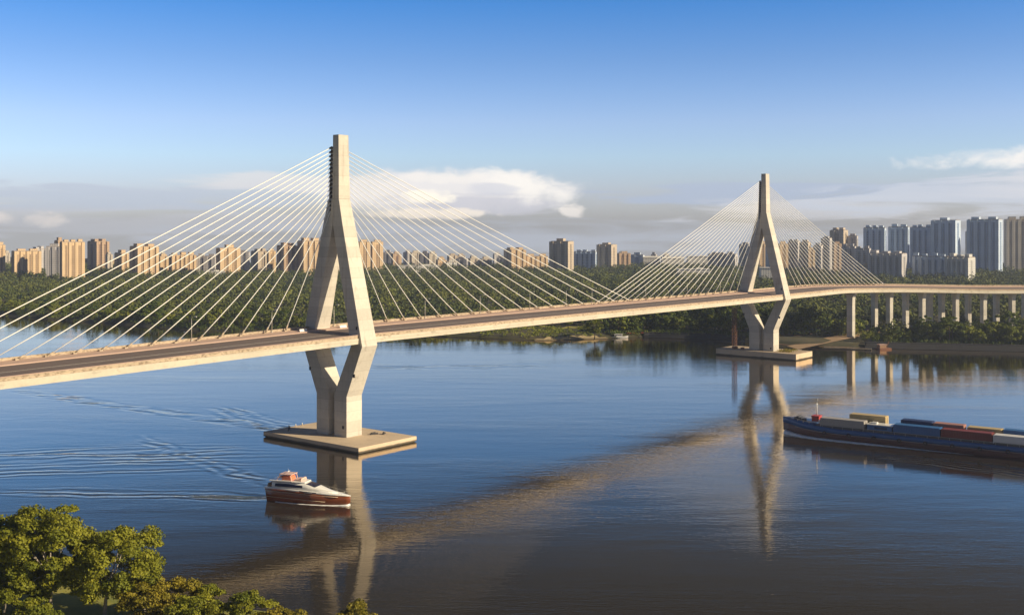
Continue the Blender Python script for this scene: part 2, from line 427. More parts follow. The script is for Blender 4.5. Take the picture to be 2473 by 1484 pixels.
# near bank under the foreground trees
NB = [(-900, 420), (-400, 345), (-220, 312), (-140, 288), (-105, 264), (-84, 254), (-66, 244), (-48, 238), (-30, 233), (0, 224), (60, 205), (300, 150), (900, 40)]
nbx = np.array([p[0] for p in NB]); nby = np.array([p[1] for p in NB])
def nearZ(X, Y):
    return np.interp(np.interp(X, nbx, nby) - np.asarray(Y), [-4, 0, 5, 25, 80], [-1.2, 0.0, 1.6, 2.8, 4.0])
def near_land():
    xs = np.unique(np.concatenate([nbx, np.linspace(-300, 60, 60)]))
    offs = [4, 0, -2, -5, -10, -18, -30, -50, -90]
    vs, fs = [], []; n = len(offs) + 1
    for X in xs:
        Ys = float(np.interp(X, nbx, nby))
        for d in offs: vs.append((X, Ys + d, float(nearZ(X, Ys + d))))
        vs.append((X, -700, 5))
    for i in range(len(xs) - 1):
        for j in range(n - 1): fs.append((i*n+j, i*n+j+1, (i+1)*n+j+1, (i+1)*n+j))
    b = MB(); b.add(vs, fs, True)
    return tag(b.build('near_bank', M['grass']), 'grassy bank under the trees at the lower left', 'bank', kind='structure')
near_land()

# ------------------------------------------------------------------ bridge
T1 = G(819, 1060); T2 = G(1845, 860)
bdir = (T2 - T1).normalized(); SPAN = (T2 - T1).length
cn = Vector((bdir.y, -bdir.x, 0))            # across the deck, towards the camera side
U1 = 478.0
P0 = T1 + bdir * U1
P1 = P0 + bdir * 78; P2 = Vector((452, 906, 0)); P3 = Vector((640, 893, 0))
bez_n = 60
bez = []
for i in range(bez_n + 1):
    q = i / bez_n
    bez.append(P0*(1-q)**2 + P1*2*q*(1-q) + P2*q*q)
dend = (P2 - P1).normalized()
for i in range(1, 12): bez.append(P2 + dend * 18 * i)
blen = [0.0]
for i in range(1, len(bez)): blen.append(blen[-1] + (bez[i] - bez[i-1]).length)
UMAX = U1 + blen[-1]
def frame(u):
    """centre line point, forward and near-side directions at chainage u"""
    if u <= U1: return T1 + bdir * u, bdir, cn
    s = u - U1
    i = max(0, min(len(bez) - 2, int(np.searchsorted(blen, s)) - 1))
    k = (s - blen[i]) / (blen[i+1] - blen[i])
    p = bez[i].lerp(bez[i+1], k); a = bez[max(i-1, 0)]; b_ = bez[min(i+2, len(bez)-1)]
    f = (b_ - a).normalized()
    return p, f, Vector((f.y, -f.x, 0))
def soffit(u):
    return float(np.interp(u, [-460, -144, -3, 110, 300, 470, 560, 640, 900], [32.5, 37.0, 39.0, 38.9, 38.2, 38.0, 36.0, 33.6, 30.5]))
def at(u, t, z):
    p, f, n = frame(u); q = p + n * t
    return Vector((q.x, q.y, z))
FALL = 0.05                                     # crossfall of the carriageway
def roadz(u, t): return soffit(u) + 2.7 + (15.0 - t) * FALL
bridge = empty('cable_stayed_bridge', (T1.x, T1.y, 0), 0, 'pale concrete cable stayed bridge with two inverted Y towers crossing the river', 'bridge')
def bpart(mb, name, mat, parent=None, bevel=0.0):
    o = mb.build(name, mat, None, None, bevel)
    o.parent = bridge if parent is None else parent
    if parent is None: o.matrix_parent_inverse = Matrix.Translation((-T1.x, -T1.y, 0))
    return o
US = [u for u in np.arange(-460, U1, 12.0)] + [u for u in np.arange(U1, UMAX - 1, 4.0)]
def sweep(prof, name, mat, us=US, parent=None):
    b = MB(); rings = []
    for u in us:
        rings.append([at(u, t, z) for t, z in prof(u)])
    b.rings(rings, True, False)
    return bpart(b, name, mat, parent)
def s_(u): return soffit(u)
deck = sweep(lambda u: [(15.7, s_(u)), (15.7, s_(u)+2.15), (15.0, s_(u)+2.15), (15.0, s_(u)+2.62), (-14.2, s_(u)+2.62+29.2*FALL), (-14.6, s_(u)+2.0+29*FALL), (-9, s_(u)+0.2), (-6, s_(u)-0.9), (6, s_(u)-0.9), (9, s_(u)-.1)], 'deck_girder', M['deck'])
sweep(lambda u: [(15.25, s_(u)+2.15), (15.25, s_(u)+3.30), (14.85, s_(u)+3.30), (14.85, s_(u)+2.15)], 'parapet', M['parapet'])
sweep(lambda u: [(15.42, s_(u)+3.30), (15.42, s_(u)+3.48), (14.68, s_(u)+3.48), (14.68, s_(u)+3.30)], 'coping', M['strip'])
sweep(lambda u: [(14.7, roadz(u, 14.7)-.1), (14.7, roadz(u, 14.7)), (-6.0, roadz(u, -6.0)), (-6.0, roadz(u, -6.0)-.1)], 'road_surface', M['road'])
sweep(lambda u: [(-6.0, roadz(u, -6.0)-.1), (-6.0, roadz(u, -6.0)+.35), (-13.3, roadz(u, -13.3)+.35), (-13.3, roadz(u, -13.3)-.1)], 'raised_walkway', M['strip'])
sweep(lambda u: [(-13.3, roadz(u, -13.3)-.1), (-13.3, roadz(u, -13.3)+1.25), (-13.9, roadz(u, -13.3)+1.25), (-13.9, roadz(u, -13.3)-.1)], 'parapet', M['parapet'])
for tt in (13.6, 4.2):
    sweep(lambda u: [(tt+.12, roadz(u, tt)+.004-.1), (tt+.12, roadz(u, tt)+.006), (tt-.12, roadz(u, tt)+.018), (tt-.12, roadz(u, tt)-.1)], 'lane_line', M['whiteline'])

def wbz(z): return float(np.interp(z, [0, 18, 38, 85, 95, 120], [8.2, 8.2, 8.2, 6.8, 6.0, 5.4]))
def pylon(uc, k=1.0, cap_b=31, cap_c=55, cap_off=(0, 0), cap_h=2.2):
    def q(b, t, z): return T1 + bdir * (uc + b) + cn * t + Vector((0, 0, z))
    def ring(zo, to, zi, ti, sgn):
        wo, wi = wbz(zo) / 2, wbz(zi) / 2
        r = [q(-wo, to*sgn, zo), q(wo, to*sgn, zo), q(wi, ti*sgn, zi), q(-wi, ti*sgn, zi)]
        return r if sgn > 0 else list(reversed(r))
    head = MB()
    def hr(z, t0, t1, w):
        return [q(-w/2, t1, z), q(w/2, t1, z), q(w/2, t0, z), q(-w/2, t0, z)]
    head.rings([hr(95, -0.7, 3.1, 6.0), hr(104, -0.7, 2.9, 5.7), hr(120.3, -0.7, 2.55, 5.3)])
    head.rings([hr(95, -3.1, -0.7, 5.2), hr(104, -2.8, -0.7, 5.0), hr(115.2, -2.3, -0.7, 4.7)])
    ho = bpart(head, 'pylon', M['pylon'], bevel=0.12)
    for sgn in (1, -1):
        b = MB()
        b.rings([ring(2.0, 8.7, 2.0, 1.65, sgn), ring(18, 8.7, 18.6, 1.65, sgn), ring(38, 17.4, 38, 11.1, sgn), ring(85, 5.62, 85, 0.02, sgn), ring(95, 3.1, 95, 0.02, sgn)])
        bpart(b, 'leg', M['pylon'], ho, 0.18)
    w = MB(); w.hexa([q(-.7, -1.66, 2), q(-.7, 1.66, 2), q(.7, 1.66, 2), q(.7, -1.66, 2)][::-1], [q(-.7, -1.66, 17.8), q(-.7, 1.66, 17.8), q(.7, 1.66, 17.8), q(.7, -1.66, 17.8)][::-1])
    bpart(w, 'cross_wall', M['dark'] if False else M['pylon'], ho)
    ob, oc = cap_off
    cpm = MB()
    def cr(z, e=0): return [q(ob-cap_b/2-e, oc-cap_c/2-e, z), q(ob+cap_b/2+e, oc-cap_c/2-e, z), q(ob+cap_b/2+e, oc+cap_c/2+e, z), q(ob-cap_b/2-e, oc+cap_c/2+e, z)][::-1]
    cpm.rings([cr(-3, -0.5), cr(0.3, -0.5)]); cpm.rings([cr(0.3), cr(cap_h)])
    bpart(cpm, 'pile_cap', M['pad'], ho, 0.1)
    # dark access hatches on the face that looks back along the deck
    for t, z, a, h in ((14.3, 45, .8, 1.2), (-12.5, 27.5, 1.0, 1.4), (12.9, 26.5, 1.0, 1.4), (6.8, 6, 1.0, 1.2)):
        hb = MB(); hb.box(q(-wbz(z)/2 - 0.02, t, z), (0.25, a, h), math.atan2(bdir.y, bdir.x))
        bpart(hb, 'access_hatch', M['dark'], ho)
    return ho, q
py1, q1 = pylon(0.0)
py2, q2 = pylon(SPAN, cap_b=25, cap_c=57, cap_off=(1.5, -1), cap_h=4.2)

# stay cables in one plane, landing along the walkway
TL = -12.3
def u_for_x(px, t, lo, hi, z=0):
    f = lambda u: PJ(at(u, t, 40))[0] - px
    for _ in range(60):
        m_ = (lo + hi) / 2
        if f(m_) < 0: lo = m_
        else: hi = m_
    return (lo + hi) / 2
def cable(q, uc, u, ztop, r, py):
    sgn = 1 if u > uc else -1
    a = q(sgn * wbz(ztop) * 0.43, -1.4, ztop); b = at(u, TL, roadz(u, TL) + 0.35)
    m = MB(); pts = []
    L = (b - a).length
    for i in range(9):
        k = i / 8; p = a.lerp(b, k); p.z -= 4 * k * (1 - k) * L * 0.0035
        pts.append(p)
    m.path(pts, [r] * 9, 6)
    c = bpart(m, 'stay_cable', M['cable'])
    d = (a - b).normalized()
    m2 = MB(); m2.tube(b, b + d * 2.6, r * 1.9, 8)
    m2.box(at(u, TL, roadz(u, TL) + 0.5), (1.3, 0.9, 0.6), math.atan2(frame(u)[1].y, frame(u)[1].x))
    bpart(m2, 'cable_anchor', M['parapet'], c)
    m3 = MB(); da = (b - a).normalized(); m3.tube(a, a + da * 1.3, r * 2.6, 8)
    bpart(m3, 'cable_socket', M['dark'], c)
left_x = [689, 640, 581, 530, 478, 424, 364, 304, 243, 180, 112, 40]
uL = [u_for_x(x, TL, -300, 60) for x in left_x]
stp = uL[-1] - uL[-2]
uL += [uL[-1] + stp * (i + 1) for i in range(4)]
right_x = [936.6, 978, 1019, 1065, 1106, 1147, 1188, 1227, 1266, 1304, 1340, 1376.5, 1414, 1455, 1490, 1525]
uR = [u_for_x(x, TL, 0, 400) for x in right_x]
for i, u in enumerate(uL): cable(q1, 0, u, 91.5 + 24.0 * (i / 15), 0.17, py1)
for i, u in enumerate(uR): cable(q1, 0, u, 91.5 + 24.0 * (i / 15), 0.17, py1)
n2 = 20
xl = np.linspace(1778, 1436, n2); xr = np.linspace(1925, 2137, n2)
for i in range(n2):
    cable(q2, SPAN, u_for_x(xl[i], TL, 100, 380), 92 + 23.5 * i / (n2 - 1), 0.17, py2)
    cable(q2, SPAN, u_for_x(xr[i], TL, 376, 800), 92 + 23.5 * i / (n2 - 1), 0.17, py2)

# viaduct piers
def pier(u, t, zfoot, w=4.6, cap=False):
    p, f, n = frame(u); c = p + n * t; top = soffit(u) - 0.2
    m = MB(); rings = []
    for z, a, b_ in ((zfoot - 2, w, w*.8), (top - 7, w, w*.8), (top - 3.5, w*1.1, w*.82), (top - 1.5, w*1.5, w*.85), (top, w*2.0, w*.9)):
        rings.append([(c + f*(-b_/2) + n*(-a/2)) + Vector((0,0,z)), (c + f*(b_/2) + n*(-a/2)) + Vector((0,0,z)), (c + f*(b_/2) + n*(a/2)) + Vector((0,0,z)), (c + f*(-b_/2) + n*(a/2)) + Vector((0,0,z))][::-1])
    m.rings(rings)
    o = bpart(m, 'pier', M['pylon'], None, 0.15)
    if cap:
        k = MB(); k.box((c.x, c.y, 0.6), (12, 9, 3.0), math.atan2(f.y, f.x)); bpart(k, 'pile_cap', M['pad'], o, 0.15)
    return c
for px, t, cap in ((2055, 7.0, True), (2148, 7, False), (2227, 7, False), (2308, 7, False), (2375, 7, False), (2444, 7, False), (2520, 7, False),
                   (2112, -6, False), (2187, -6, False), (2245, -6, False), (2274, -6, False), (2338, -6, False), (2406, -6, False), (2475, -6, False)):
    u = u_for_x(px, t, 430, UMAX - 5)
    pier(u, t, 0.0 if cap else 3.0, 4.8 if cap else 4.2, cap)

# street lamps
lampgrp = 'street lamps along the bridge deck'
def make_lamp():
    r = empty('street_lamp')
    m = MB(); m.tube((0, 0, 0), (0, 0, 8.2), 0.14, 8, 0.08); m.box((0, 0, .2), (.5, .5, .4)); m.build('pole', M['lamp'], r)
    m = MB(); m.path([(0, 0, 8.1), (0.7, 0, 8.7), (2.2, 0, 8.95)], [.07, .07, .06], 6); m.build('arm', M['lamp'], r)
    m = MB(); m.box((2.5, 0, 8.92), (0.95, .34, .18)); m.build('lamp_head', M['white'], r)
    return r
lamp0 = make_lamp(); first = True
def put_lamp(u, t, label):
    global first
    o = lamp0 if first else copy_tree(lamp0); first = False
    p = at(u, t, roadz(u, t) + 0.35)
    f = frame(u)[2] * (1 if t < 0 else -1)
    o.location = p; o.rotation_euler = (0, 0, math.atan2(f.y, f.x))
    tag(o, label, 'street lamp', lampgrp)
lx = [(463, 'slim grey street lamp between the leftmost cables on the bridge walkway'),
      (657, 'slim grey street lamp on the walkway just left of the near tower'),
      (807, 'grey street lamp seen between the two legs of the near tower'),
      (1027, 'grey street lamp on the walkway just right of the near tower'),
      (1160, 'grey street lamp second to the right of the near tower'),
      (1280, 'grey street lamp near midspan, third right of the near tower'),
      (1368, 'grey street lamp at midspan, left of where the cable fans cross'),
      (1430, 'grey street lamp standing under the crossing of the two cable fans'),
      (1560, 'grey street lamp just right of the cable crossing at midspan'),
      (1660, 'grey street lamp among the left cables of the far tower'),
      (1740, 'grey street lamp on the walkway just left of the far tower'),
      (1985, 'grey street lamp among the right cables of the far tower'),
      (2080, 'grey street lamp near the last cables right of the far tower')]
for px, lab in lx:
    put_lamp(u_for_x(px, -12.8, -400, UMAX - 5), -12.9, lab)

# white barrier ends beside the near tower's far leg
for du, lab in ((-12, 'white concrete barrier block left of the near tower far leg'), (9, 'white concrete barrier block right of the near tower far leg')):
    m = MB(); p = at(du, -7.6, roadz(du, -7.6) + .35)
    prof = [(-.45, 0), (.45, 0), (.16, .5), (.12, 1.0), (-.12, 1.0), (-.16, .5)]
    rings = []
    for s in (-1.8, 1.8):
        rings.append([p + cn*a + bdir*s + Vector((0, 0, b_)) for a, b_ in prof])
    m.rings(rings)
    tag(m.build('barrier_block', M['white']), lab, 'barrier')

# ------------------------------------------------------------------ buildings
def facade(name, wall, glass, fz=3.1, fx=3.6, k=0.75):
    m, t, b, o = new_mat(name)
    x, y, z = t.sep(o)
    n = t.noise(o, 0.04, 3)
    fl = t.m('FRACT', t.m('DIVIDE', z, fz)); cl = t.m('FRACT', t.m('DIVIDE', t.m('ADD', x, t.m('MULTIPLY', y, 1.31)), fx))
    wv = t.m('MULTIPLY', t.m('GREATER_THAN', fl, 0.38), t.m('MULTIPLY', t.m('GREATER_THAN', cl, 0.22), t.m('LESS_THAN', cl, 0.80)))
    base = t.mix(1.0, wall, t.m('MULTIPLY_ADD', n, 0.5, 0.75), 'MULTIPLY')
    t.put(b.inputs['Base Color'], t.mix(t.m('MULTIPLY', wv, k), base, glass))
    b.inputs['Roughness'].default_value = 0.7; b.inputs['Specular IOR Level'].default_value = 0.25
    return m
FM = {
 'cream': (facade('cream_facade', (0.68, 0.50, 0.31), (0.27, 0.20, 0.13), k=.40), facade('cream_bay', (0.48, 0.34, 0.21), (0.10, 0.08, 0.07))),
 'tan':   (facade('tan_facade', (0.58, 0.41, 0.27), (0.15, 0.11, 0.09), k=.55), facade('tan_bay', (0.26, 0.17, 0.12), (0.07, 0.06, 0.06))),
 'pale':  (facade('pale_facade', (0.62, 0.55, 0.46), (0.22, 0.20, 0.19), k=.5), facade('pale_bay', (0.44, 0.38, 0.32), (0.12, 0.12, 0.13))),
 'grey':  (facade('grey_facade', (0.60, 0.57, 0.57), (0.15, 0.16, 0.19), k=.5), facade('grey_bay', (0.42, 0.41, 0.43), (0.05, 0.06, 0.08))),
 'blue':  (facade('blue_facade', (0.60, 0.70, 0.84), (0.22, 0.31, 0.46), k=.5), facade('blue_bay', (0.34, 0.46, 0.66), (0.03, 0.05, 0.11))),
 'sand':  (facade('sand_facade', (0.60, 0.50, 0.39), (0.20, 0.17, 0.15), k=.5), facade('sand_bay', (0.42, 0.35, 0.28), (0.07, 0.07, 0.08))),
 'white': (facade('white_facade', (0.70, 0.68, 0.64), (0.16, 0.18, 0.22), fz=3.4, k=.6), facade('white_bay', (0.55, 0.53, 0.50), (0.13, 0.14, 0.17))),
}
M['roof'] = paint('flat_roof', (0.30, 0.25, 0.21), 0.9, 0.2, 0.1)
M['roofw'] = paint('white_roof', (0.66, 0.64, 0.60), 0.8, 0.1, 0.1)
def building(x0, x1, yt, yb, r, side, fm, label, cat='tower block', bays=3, roofs=1, Y=None, name='apartment_tower', topw=0.35, steps=None):
    """x0..x1 outline, yt top, yb foot line; r turns the broad front to the right (degrees), side = share of the width taken by the end wall"""
    xm = (x0 + x1) / 2
    if Y is None: Y = F * (CAMZ - 12.0) / (yb - HY)
    X = (xm - CX) / F * Y
    Wm = (x1 - x0) / F * Y; Ht = CAMZ - (yt - HY) * Y / F
    phi = math.atan2(X, Y); rr = R(r)
    cosv = math.cos(phi)
    Wv = Wm * cosv
    d = max(8.0, min(side * Wv / max(math.sin(abs(rr)), 0.12), 46)); w = (1 - side) * Wv / math.cos(rr)
    d = max(d, 9)
    e = empty(name, (X, Y + d * 0.5, 0), rr - phi, label, cat)
    body, bay = FM[fm]
    hw, hd = w / 2, d / 2
    Ht -= 2.4
    # notched plan along the broad front
    poly = []
    nb = bays; seg = 2 * hw / (2 * nb + 1) if nb else 2 * hw
    g = min(2.2, hd * .3)
    xk = -hw
    for i in range(2 * nb + 1 if nb else 1):
        yk = -hd if i % 2 == 0 else -hd + g
        poly += [(xk, yk), (xk + seg, yk)]; xk += seg
    poly += [(hw, hd), (-hw, hd)]
    m = MB(); m.extrude(poly, -3, Ht)
    m.build('wall', body, e)
    if nb:
        xk = -hw
        for i in range(2 * nb + 1):
            if i % 2 == 1:
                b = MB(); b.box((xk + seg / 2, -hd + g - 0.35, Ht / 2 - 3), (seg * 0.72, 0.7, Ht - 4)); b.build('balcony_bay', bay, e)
            xk += seg
        ne = max(1, int(d / 9))
        for sx_ in (-1, 1):
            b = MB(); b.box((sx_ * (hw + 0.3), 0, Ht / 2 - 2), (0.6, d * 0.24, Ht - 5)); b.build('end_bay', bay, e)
    b = MB()
    b.box((0, hd * .15, Ht + 0.55), (2 * hw - .5, d * .72, 1.1)); b.build('roof', M['roof'], e)
    rnd = random.Random(int(x0 * 7 + yt))
    for i in range(roofs):
        xx = (i + 0.5) / roofs * 2 * hw - hw + rnd.uniform(-.1, .1) * hw
        ww = min(2 * hw * topw / max(roofs, 1) * 1.6, 13); hh = 2.4 + rnd.uniform(0.2, 2.4)
        b = MB(); b.box((xx, 0, Ht + hh / 2 + 1.08), (ww, d * .45, hh)); b.box((xx, 0, Ht + hh + 1.2), (ww + .8, d * .45 + .8, .3))
        b.build('lift_house', body, e)
    return e
BL = [
 (-12, 10, 588, 660, 25, .25, 'cream', 'sliver of cream tower block cut by the left picture edge', 1, 1),
 (24, 97, 603, 660, 24, .10, 'cream', 'broad cream slab block, leftmost whole block on the skyline', 4, 2),
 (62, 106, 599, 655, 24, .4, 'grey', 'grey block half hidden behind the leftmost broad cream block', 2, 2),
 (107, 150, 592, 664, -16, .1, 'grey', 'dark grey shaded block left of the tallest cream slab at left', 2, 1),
 (126, 150, 578, 662, 22, .4, 'tan', 'narrow tan tower top rising between the dark block and the tall cream slab', 1, 1),
 (142, 202, 581, 668, 24, .08, 'cream', 'tallest cream slab tower of the left group', 3, 3),
 (200, 254, 580, 650, 22, .42, 'tan', 'tan tower with a wide dark end wall right of the tall cream slab', 2, 2),
 (252, 270, 611, 652, 22, .3, 'pale', 'low pale block beside the tan tower with the dark end wall', 1, 1),
 (268, 304, 608, 656, 22, .5, 'cream', 'short cream block with a dark left side, touching the top left cable', 1, 1),
 (304, 376, 592, 665, 22, .28, 'cream', 'tall cream tower with dark left end behind the upper left cables', 3, 2),
 (374, 405, 616, 656, 22, .3, 'cream', 'small cream block just right of the cable crossed cream tower', 1, 1),
 (404, 471, 613, 658, 20, .12, 'cream', 'long mid height cream block with narrow bays behind the left cables', 5, 3),
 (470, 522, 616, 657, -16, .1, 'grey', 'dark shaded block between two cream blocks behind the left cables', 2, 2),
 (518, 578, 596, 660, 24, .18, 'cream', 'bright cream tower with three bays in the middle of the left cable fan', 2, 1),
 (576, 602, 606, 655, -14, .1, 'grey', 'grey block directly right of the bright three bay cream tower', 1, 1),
 (600, 643, 604, 652, 20, .4, 'sand', 'sand grey block with a rounded roof left of the near tower', 1, 2),
 (643, 665, 603, 654, 22, .2, 'cream', 'slim cream block second from the near tower on its left', 1, 1),
 (663, 714, 590, 657, 22, .35, 'tan', 'tan tower with a dark left end between slim cream blocks', 2, 2),
 (714, 777, 579, 657, 23, .25, 'cream', 'tall cream tower just left of the near bridge tower', 3, 2),
 (814, 834, 586, 650, -16, .2, 'grey', 'grey tower seen through the gap between the near tower legs', 1, 1),
 (800, 858, 630, 656, 20, .2, 'pale', 'low pale block at the foot of the gap between the near tower legs', 2, 1),
 (864, 893, 581, 651, 23, .1, 'cream', 'left one of the twin cream towers right of the near bridge tower', 1, 1),
 (895, 924, 581, 650, 23, .1, 'cream', 'right one of the twin cream towers right of the near bridge tower', 1, 1),
 (924, 948, 607, 640, -16, .15, 'grey', 'small grey block right beside the twin cream towers', 1, 1),
 (944, 968, 610, 642, 23, .2, 'tan', 'small pinkish tan block near the twin cream towers', 1, 1),
 (972, 994, 607, 640, 22, .5, 'grey', 'small block with dark left side left of a pale slab in the centre', 1, 1),
 (990, 1016, 608, 641, 22, .15, 'pale', 'pale slim slab in the small central cluster', 1, 1),
 (1015, 1037, 609, 641, -16, .1, 'grey', 'dark narrow block between two pale slabs of the central cluster', 1, 1),
 (1032, 1055, 610, 642, 22, .2, 'pale', 'pale slab at the right end of the small central cluster', 1, 1),
 (1052, 1078, 625, 648, 20, .2, 'cream', 'low cream block at the forest edge right of the central cluster', 1, 1),
 (1074, 1103, 630, 648, 20, .2, 'white', 'low white block beside the low cream block at the forest edge', 1, 1),
 (1100, 1130, 622, 646, -16, .1, 'grey', 'low dark block left of the twin low cream blocks', 1, 1),
 (1128, 1158, 622, 645, 22, .25, 'pale', 'left one of two low pale blocks right of the centre', 1, 1),
 (1158, 1188, 623, 645, 22, .2, 'pale', 'right one of two low pale blocks right of the centre', 1, 1),
 (1216, 1271, 600, 647, 22, .35, 'cream', 'stepped cream tower with dark left end behind the right cables of the near tower', 2, 2),
 (1268, 1324, 616, 646, 20, .1, 'cream', 'low cream slab with many bays left of the tall grey tower', 4, 2),
 (1327, 1387, 580, 652, -20, .24, 'sand', 'tall grey beige tower with a bright right edge standing alone at midspan', 2, 1),
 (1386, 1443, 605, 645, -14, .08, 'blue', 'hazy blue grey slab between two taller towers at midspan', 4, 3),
 (1442, 1492, 588, 645, -20, .28, 'sand', 'tan grey tower with sunny right edge right of the hazy slab', 2, 1),
 (1491, 1524, 609, 642, 20, .15, 'tan', 'small tan block right of the tan grey tower', 2, 1),
 (1524, 1557, 613, 640, -16, .1, 'blue', 'small dark blue block above the white low roofs', 1, 1),
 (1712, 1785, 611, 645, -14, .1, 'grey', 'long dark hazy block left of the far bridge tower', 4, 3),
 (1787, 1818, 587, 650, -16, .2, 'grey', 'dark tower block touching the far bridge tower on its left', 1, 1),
 (1832, 1852, 586, 652, 22, .15, 'cream', 'cream tower seen between the legs of the far bridge tower', 1, 1),
 (1850, 1877, 592, 655, -14, .1, 'blue', 'blue grey block seen between the legs of the far bridge tower', 1, 1),
 (1880, 1905, 586, 650, 22, .15, 'cream', 'cream tower right behind the right leg of the far bridge tower', 1, 1),
 (1905, 1936, 580, 650, -16, .2, 'grey', 'grey tower first behind the right cable fan of the far tower', 1, 2),
 (1934, 1962, 582, 652, -16, .25, 'sand', 'sand grey tower second behind the right cable fan of the far tower', 1, 1),
 (1950, 1970, 600, 660, 20, .2, 'cream', 'slim pinkish cream block in the middle of the right cable fan', 1, 1),
 (1966, 1990, 590, 655, -16, .2, 'grey', 'grey block right of the slim cream block in the right cable fan', 1, 1),
 (1985, 2012, 572, 652, -16, .2, 'grey', 'dark tower behind the outer cables of the right fan', 1, 1),
 (2008, 2053, 553, 648, -20, .25, 'sand', 'sand coloured tower with stepped roof left of the tall blue towers', 1, 2),
 (2012, 2034, 585, 655, 22, .15, 'tan', 'slim sunny tan tower in front of the sand coloured stepped tower', 1, 1),
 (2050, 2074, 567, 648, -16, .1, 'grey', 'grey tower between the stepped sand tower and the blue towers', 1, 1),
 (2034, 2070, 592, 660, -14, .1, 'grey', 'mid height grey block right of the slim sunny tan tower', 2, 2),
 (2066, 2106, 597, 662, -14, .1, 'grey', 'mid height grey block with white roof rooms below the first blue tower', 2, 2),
 (2082, 2101, 640, 666, 22, .2, 'cream', 'low sunny cream block just above the end of the cable fan', 1, 1),
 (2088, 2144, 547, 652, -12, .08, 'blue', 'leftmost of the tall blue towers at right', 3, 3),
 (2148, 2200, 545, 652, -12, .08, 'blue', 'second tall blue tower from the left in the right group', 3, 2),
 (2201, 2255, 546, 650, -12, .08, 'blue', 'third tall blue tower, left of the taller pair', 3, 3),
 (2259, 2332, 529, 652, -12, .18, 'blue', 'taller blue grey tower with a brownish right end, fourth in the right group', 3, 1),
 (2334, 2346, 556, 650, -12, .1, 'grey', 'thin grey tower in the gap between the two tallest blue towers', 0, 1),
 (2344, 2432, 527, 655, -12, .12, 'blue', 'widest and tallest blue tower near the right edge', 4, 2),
 (2430, 2500, 527, 653, 14, .1, 'pale', 'tall sand coloured tower cut by the right picture edge', 4, 2),
 (2104, 2200, 609, 668, -14, .14, 'grey', 'broad purplish grey block with sunny right end in front of the blue towers', 5, 3),
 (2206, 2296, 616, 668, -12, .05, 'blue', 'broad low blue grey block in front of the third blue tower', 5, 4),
 (2292, 2367, 618, 672, -18, .24, 'white', 'low white block with gridded windows and a sunny right end', 4, 3),
]
for r_ in BL:
    x0, x1, yt, yb, rot, sd, fm, lab, bays, roofs = r_
    building(x0, x1, yt, yb, rot, sd, fm, lab, 'tower block' if yb - yt > 45 else 'building', bays, roofs, name='apartment_tower' if yb - yt > 45 else 'apartment_block')
rf = random.Random(4)
for px in [14, 96, 236, 262, 290, 392, 480, 500, 590, 628, 650, 770, 930, 958, 985, 1040, 1066, 1092, 1112, 1200, 1212, 1400, 1500, 1540, 1580, 1610, 1640, 1668, 1690, 1725, 1760, 1800, 1860, 1900, 1925, 1945]:
    w_ = rf.uniform(14, 26); tp = rf.uniform(606, 630) if px < 1700 else rf.uniform(596, 622)
    e_ = building(px - w_/2, px + w_/2, tp, 640, rf.choice([22, 20, -16]), rf.uniform(.15, .35), rf.choice(['pale', 'grey', 'cream', 'sand', 'white']), 'hazy distant block peeping out between the front towers', 'building', 1, 1, Y=rf.uniform(2450, 2680), name='apartment_block')
    e_['group'] = 'distant blocks behind the front towers'
# low buildings with pale roofs left of the far tower
def hall(x0, x1, yt, yb, label, domed=False, fm='white'):
    Y = F * (CAMZ - 11) / (yb - HY); X = ((x0 + x1) / 2 - CX) / F * Y
    w = (x1 - x0) / F * Y; h = CAMZ - (yt - HY) * Y / F
    e = empty('hall_building', (X, Y, 0), -math.atan2(X, Y) + R(6), label, 'hall')
    m = MB(); m.box((0, 0, h * .5 - 1.5), (w, 26, h + 1)); m.build('wall', FM[fm][0], e)
    m = MB()
    if domed:
        rings = []
        for i in range(9):
            a = math.pi * i / 8
            rings.append([(-w/2 - .5, -14 * math.cos(a), h - 1.5 + 3.6 * math.sin(a)), (w/2 + .5, -14 * math.cos(a), h - 1.5 + 3.6 * math.sin(a))])
        m.rings(rings, False, True, False)
        m.box((0, 0, h - 1.2), (w + .6, 27, .5))
    else:
        m.box((0, 0, h - .6), (w + 1.6, 28, .8)); m.box((w * .2, 2, h + .6), (w * .2, 9, 1.7))
    m.build('roof', M['roofw'], e)
for a in ((1552, 1592, 620, 641, 'white low hall with curved roof right of the small blue block', True),
          (1598, 1650, 622, 642, 'white low hall behind the left cables of the far tower', True),
          (1636, 1712, 648, 664, 'long low white roofed hall standing in the woods left of the far tower', False),
          (1660, 1712, 618, 640, 'pale low building behind the long white roofed hall', False),
          (960, 1060, 640, 652, 'long low pale building along the forest edge in the centre', False),
          (480, 540, 654, 664, 'long low pale building among trees below the left cables', False),
          (1836, 1880, 645, 672, 'grey blue low building between the legs of the far tower', False)):
    hall(*a)

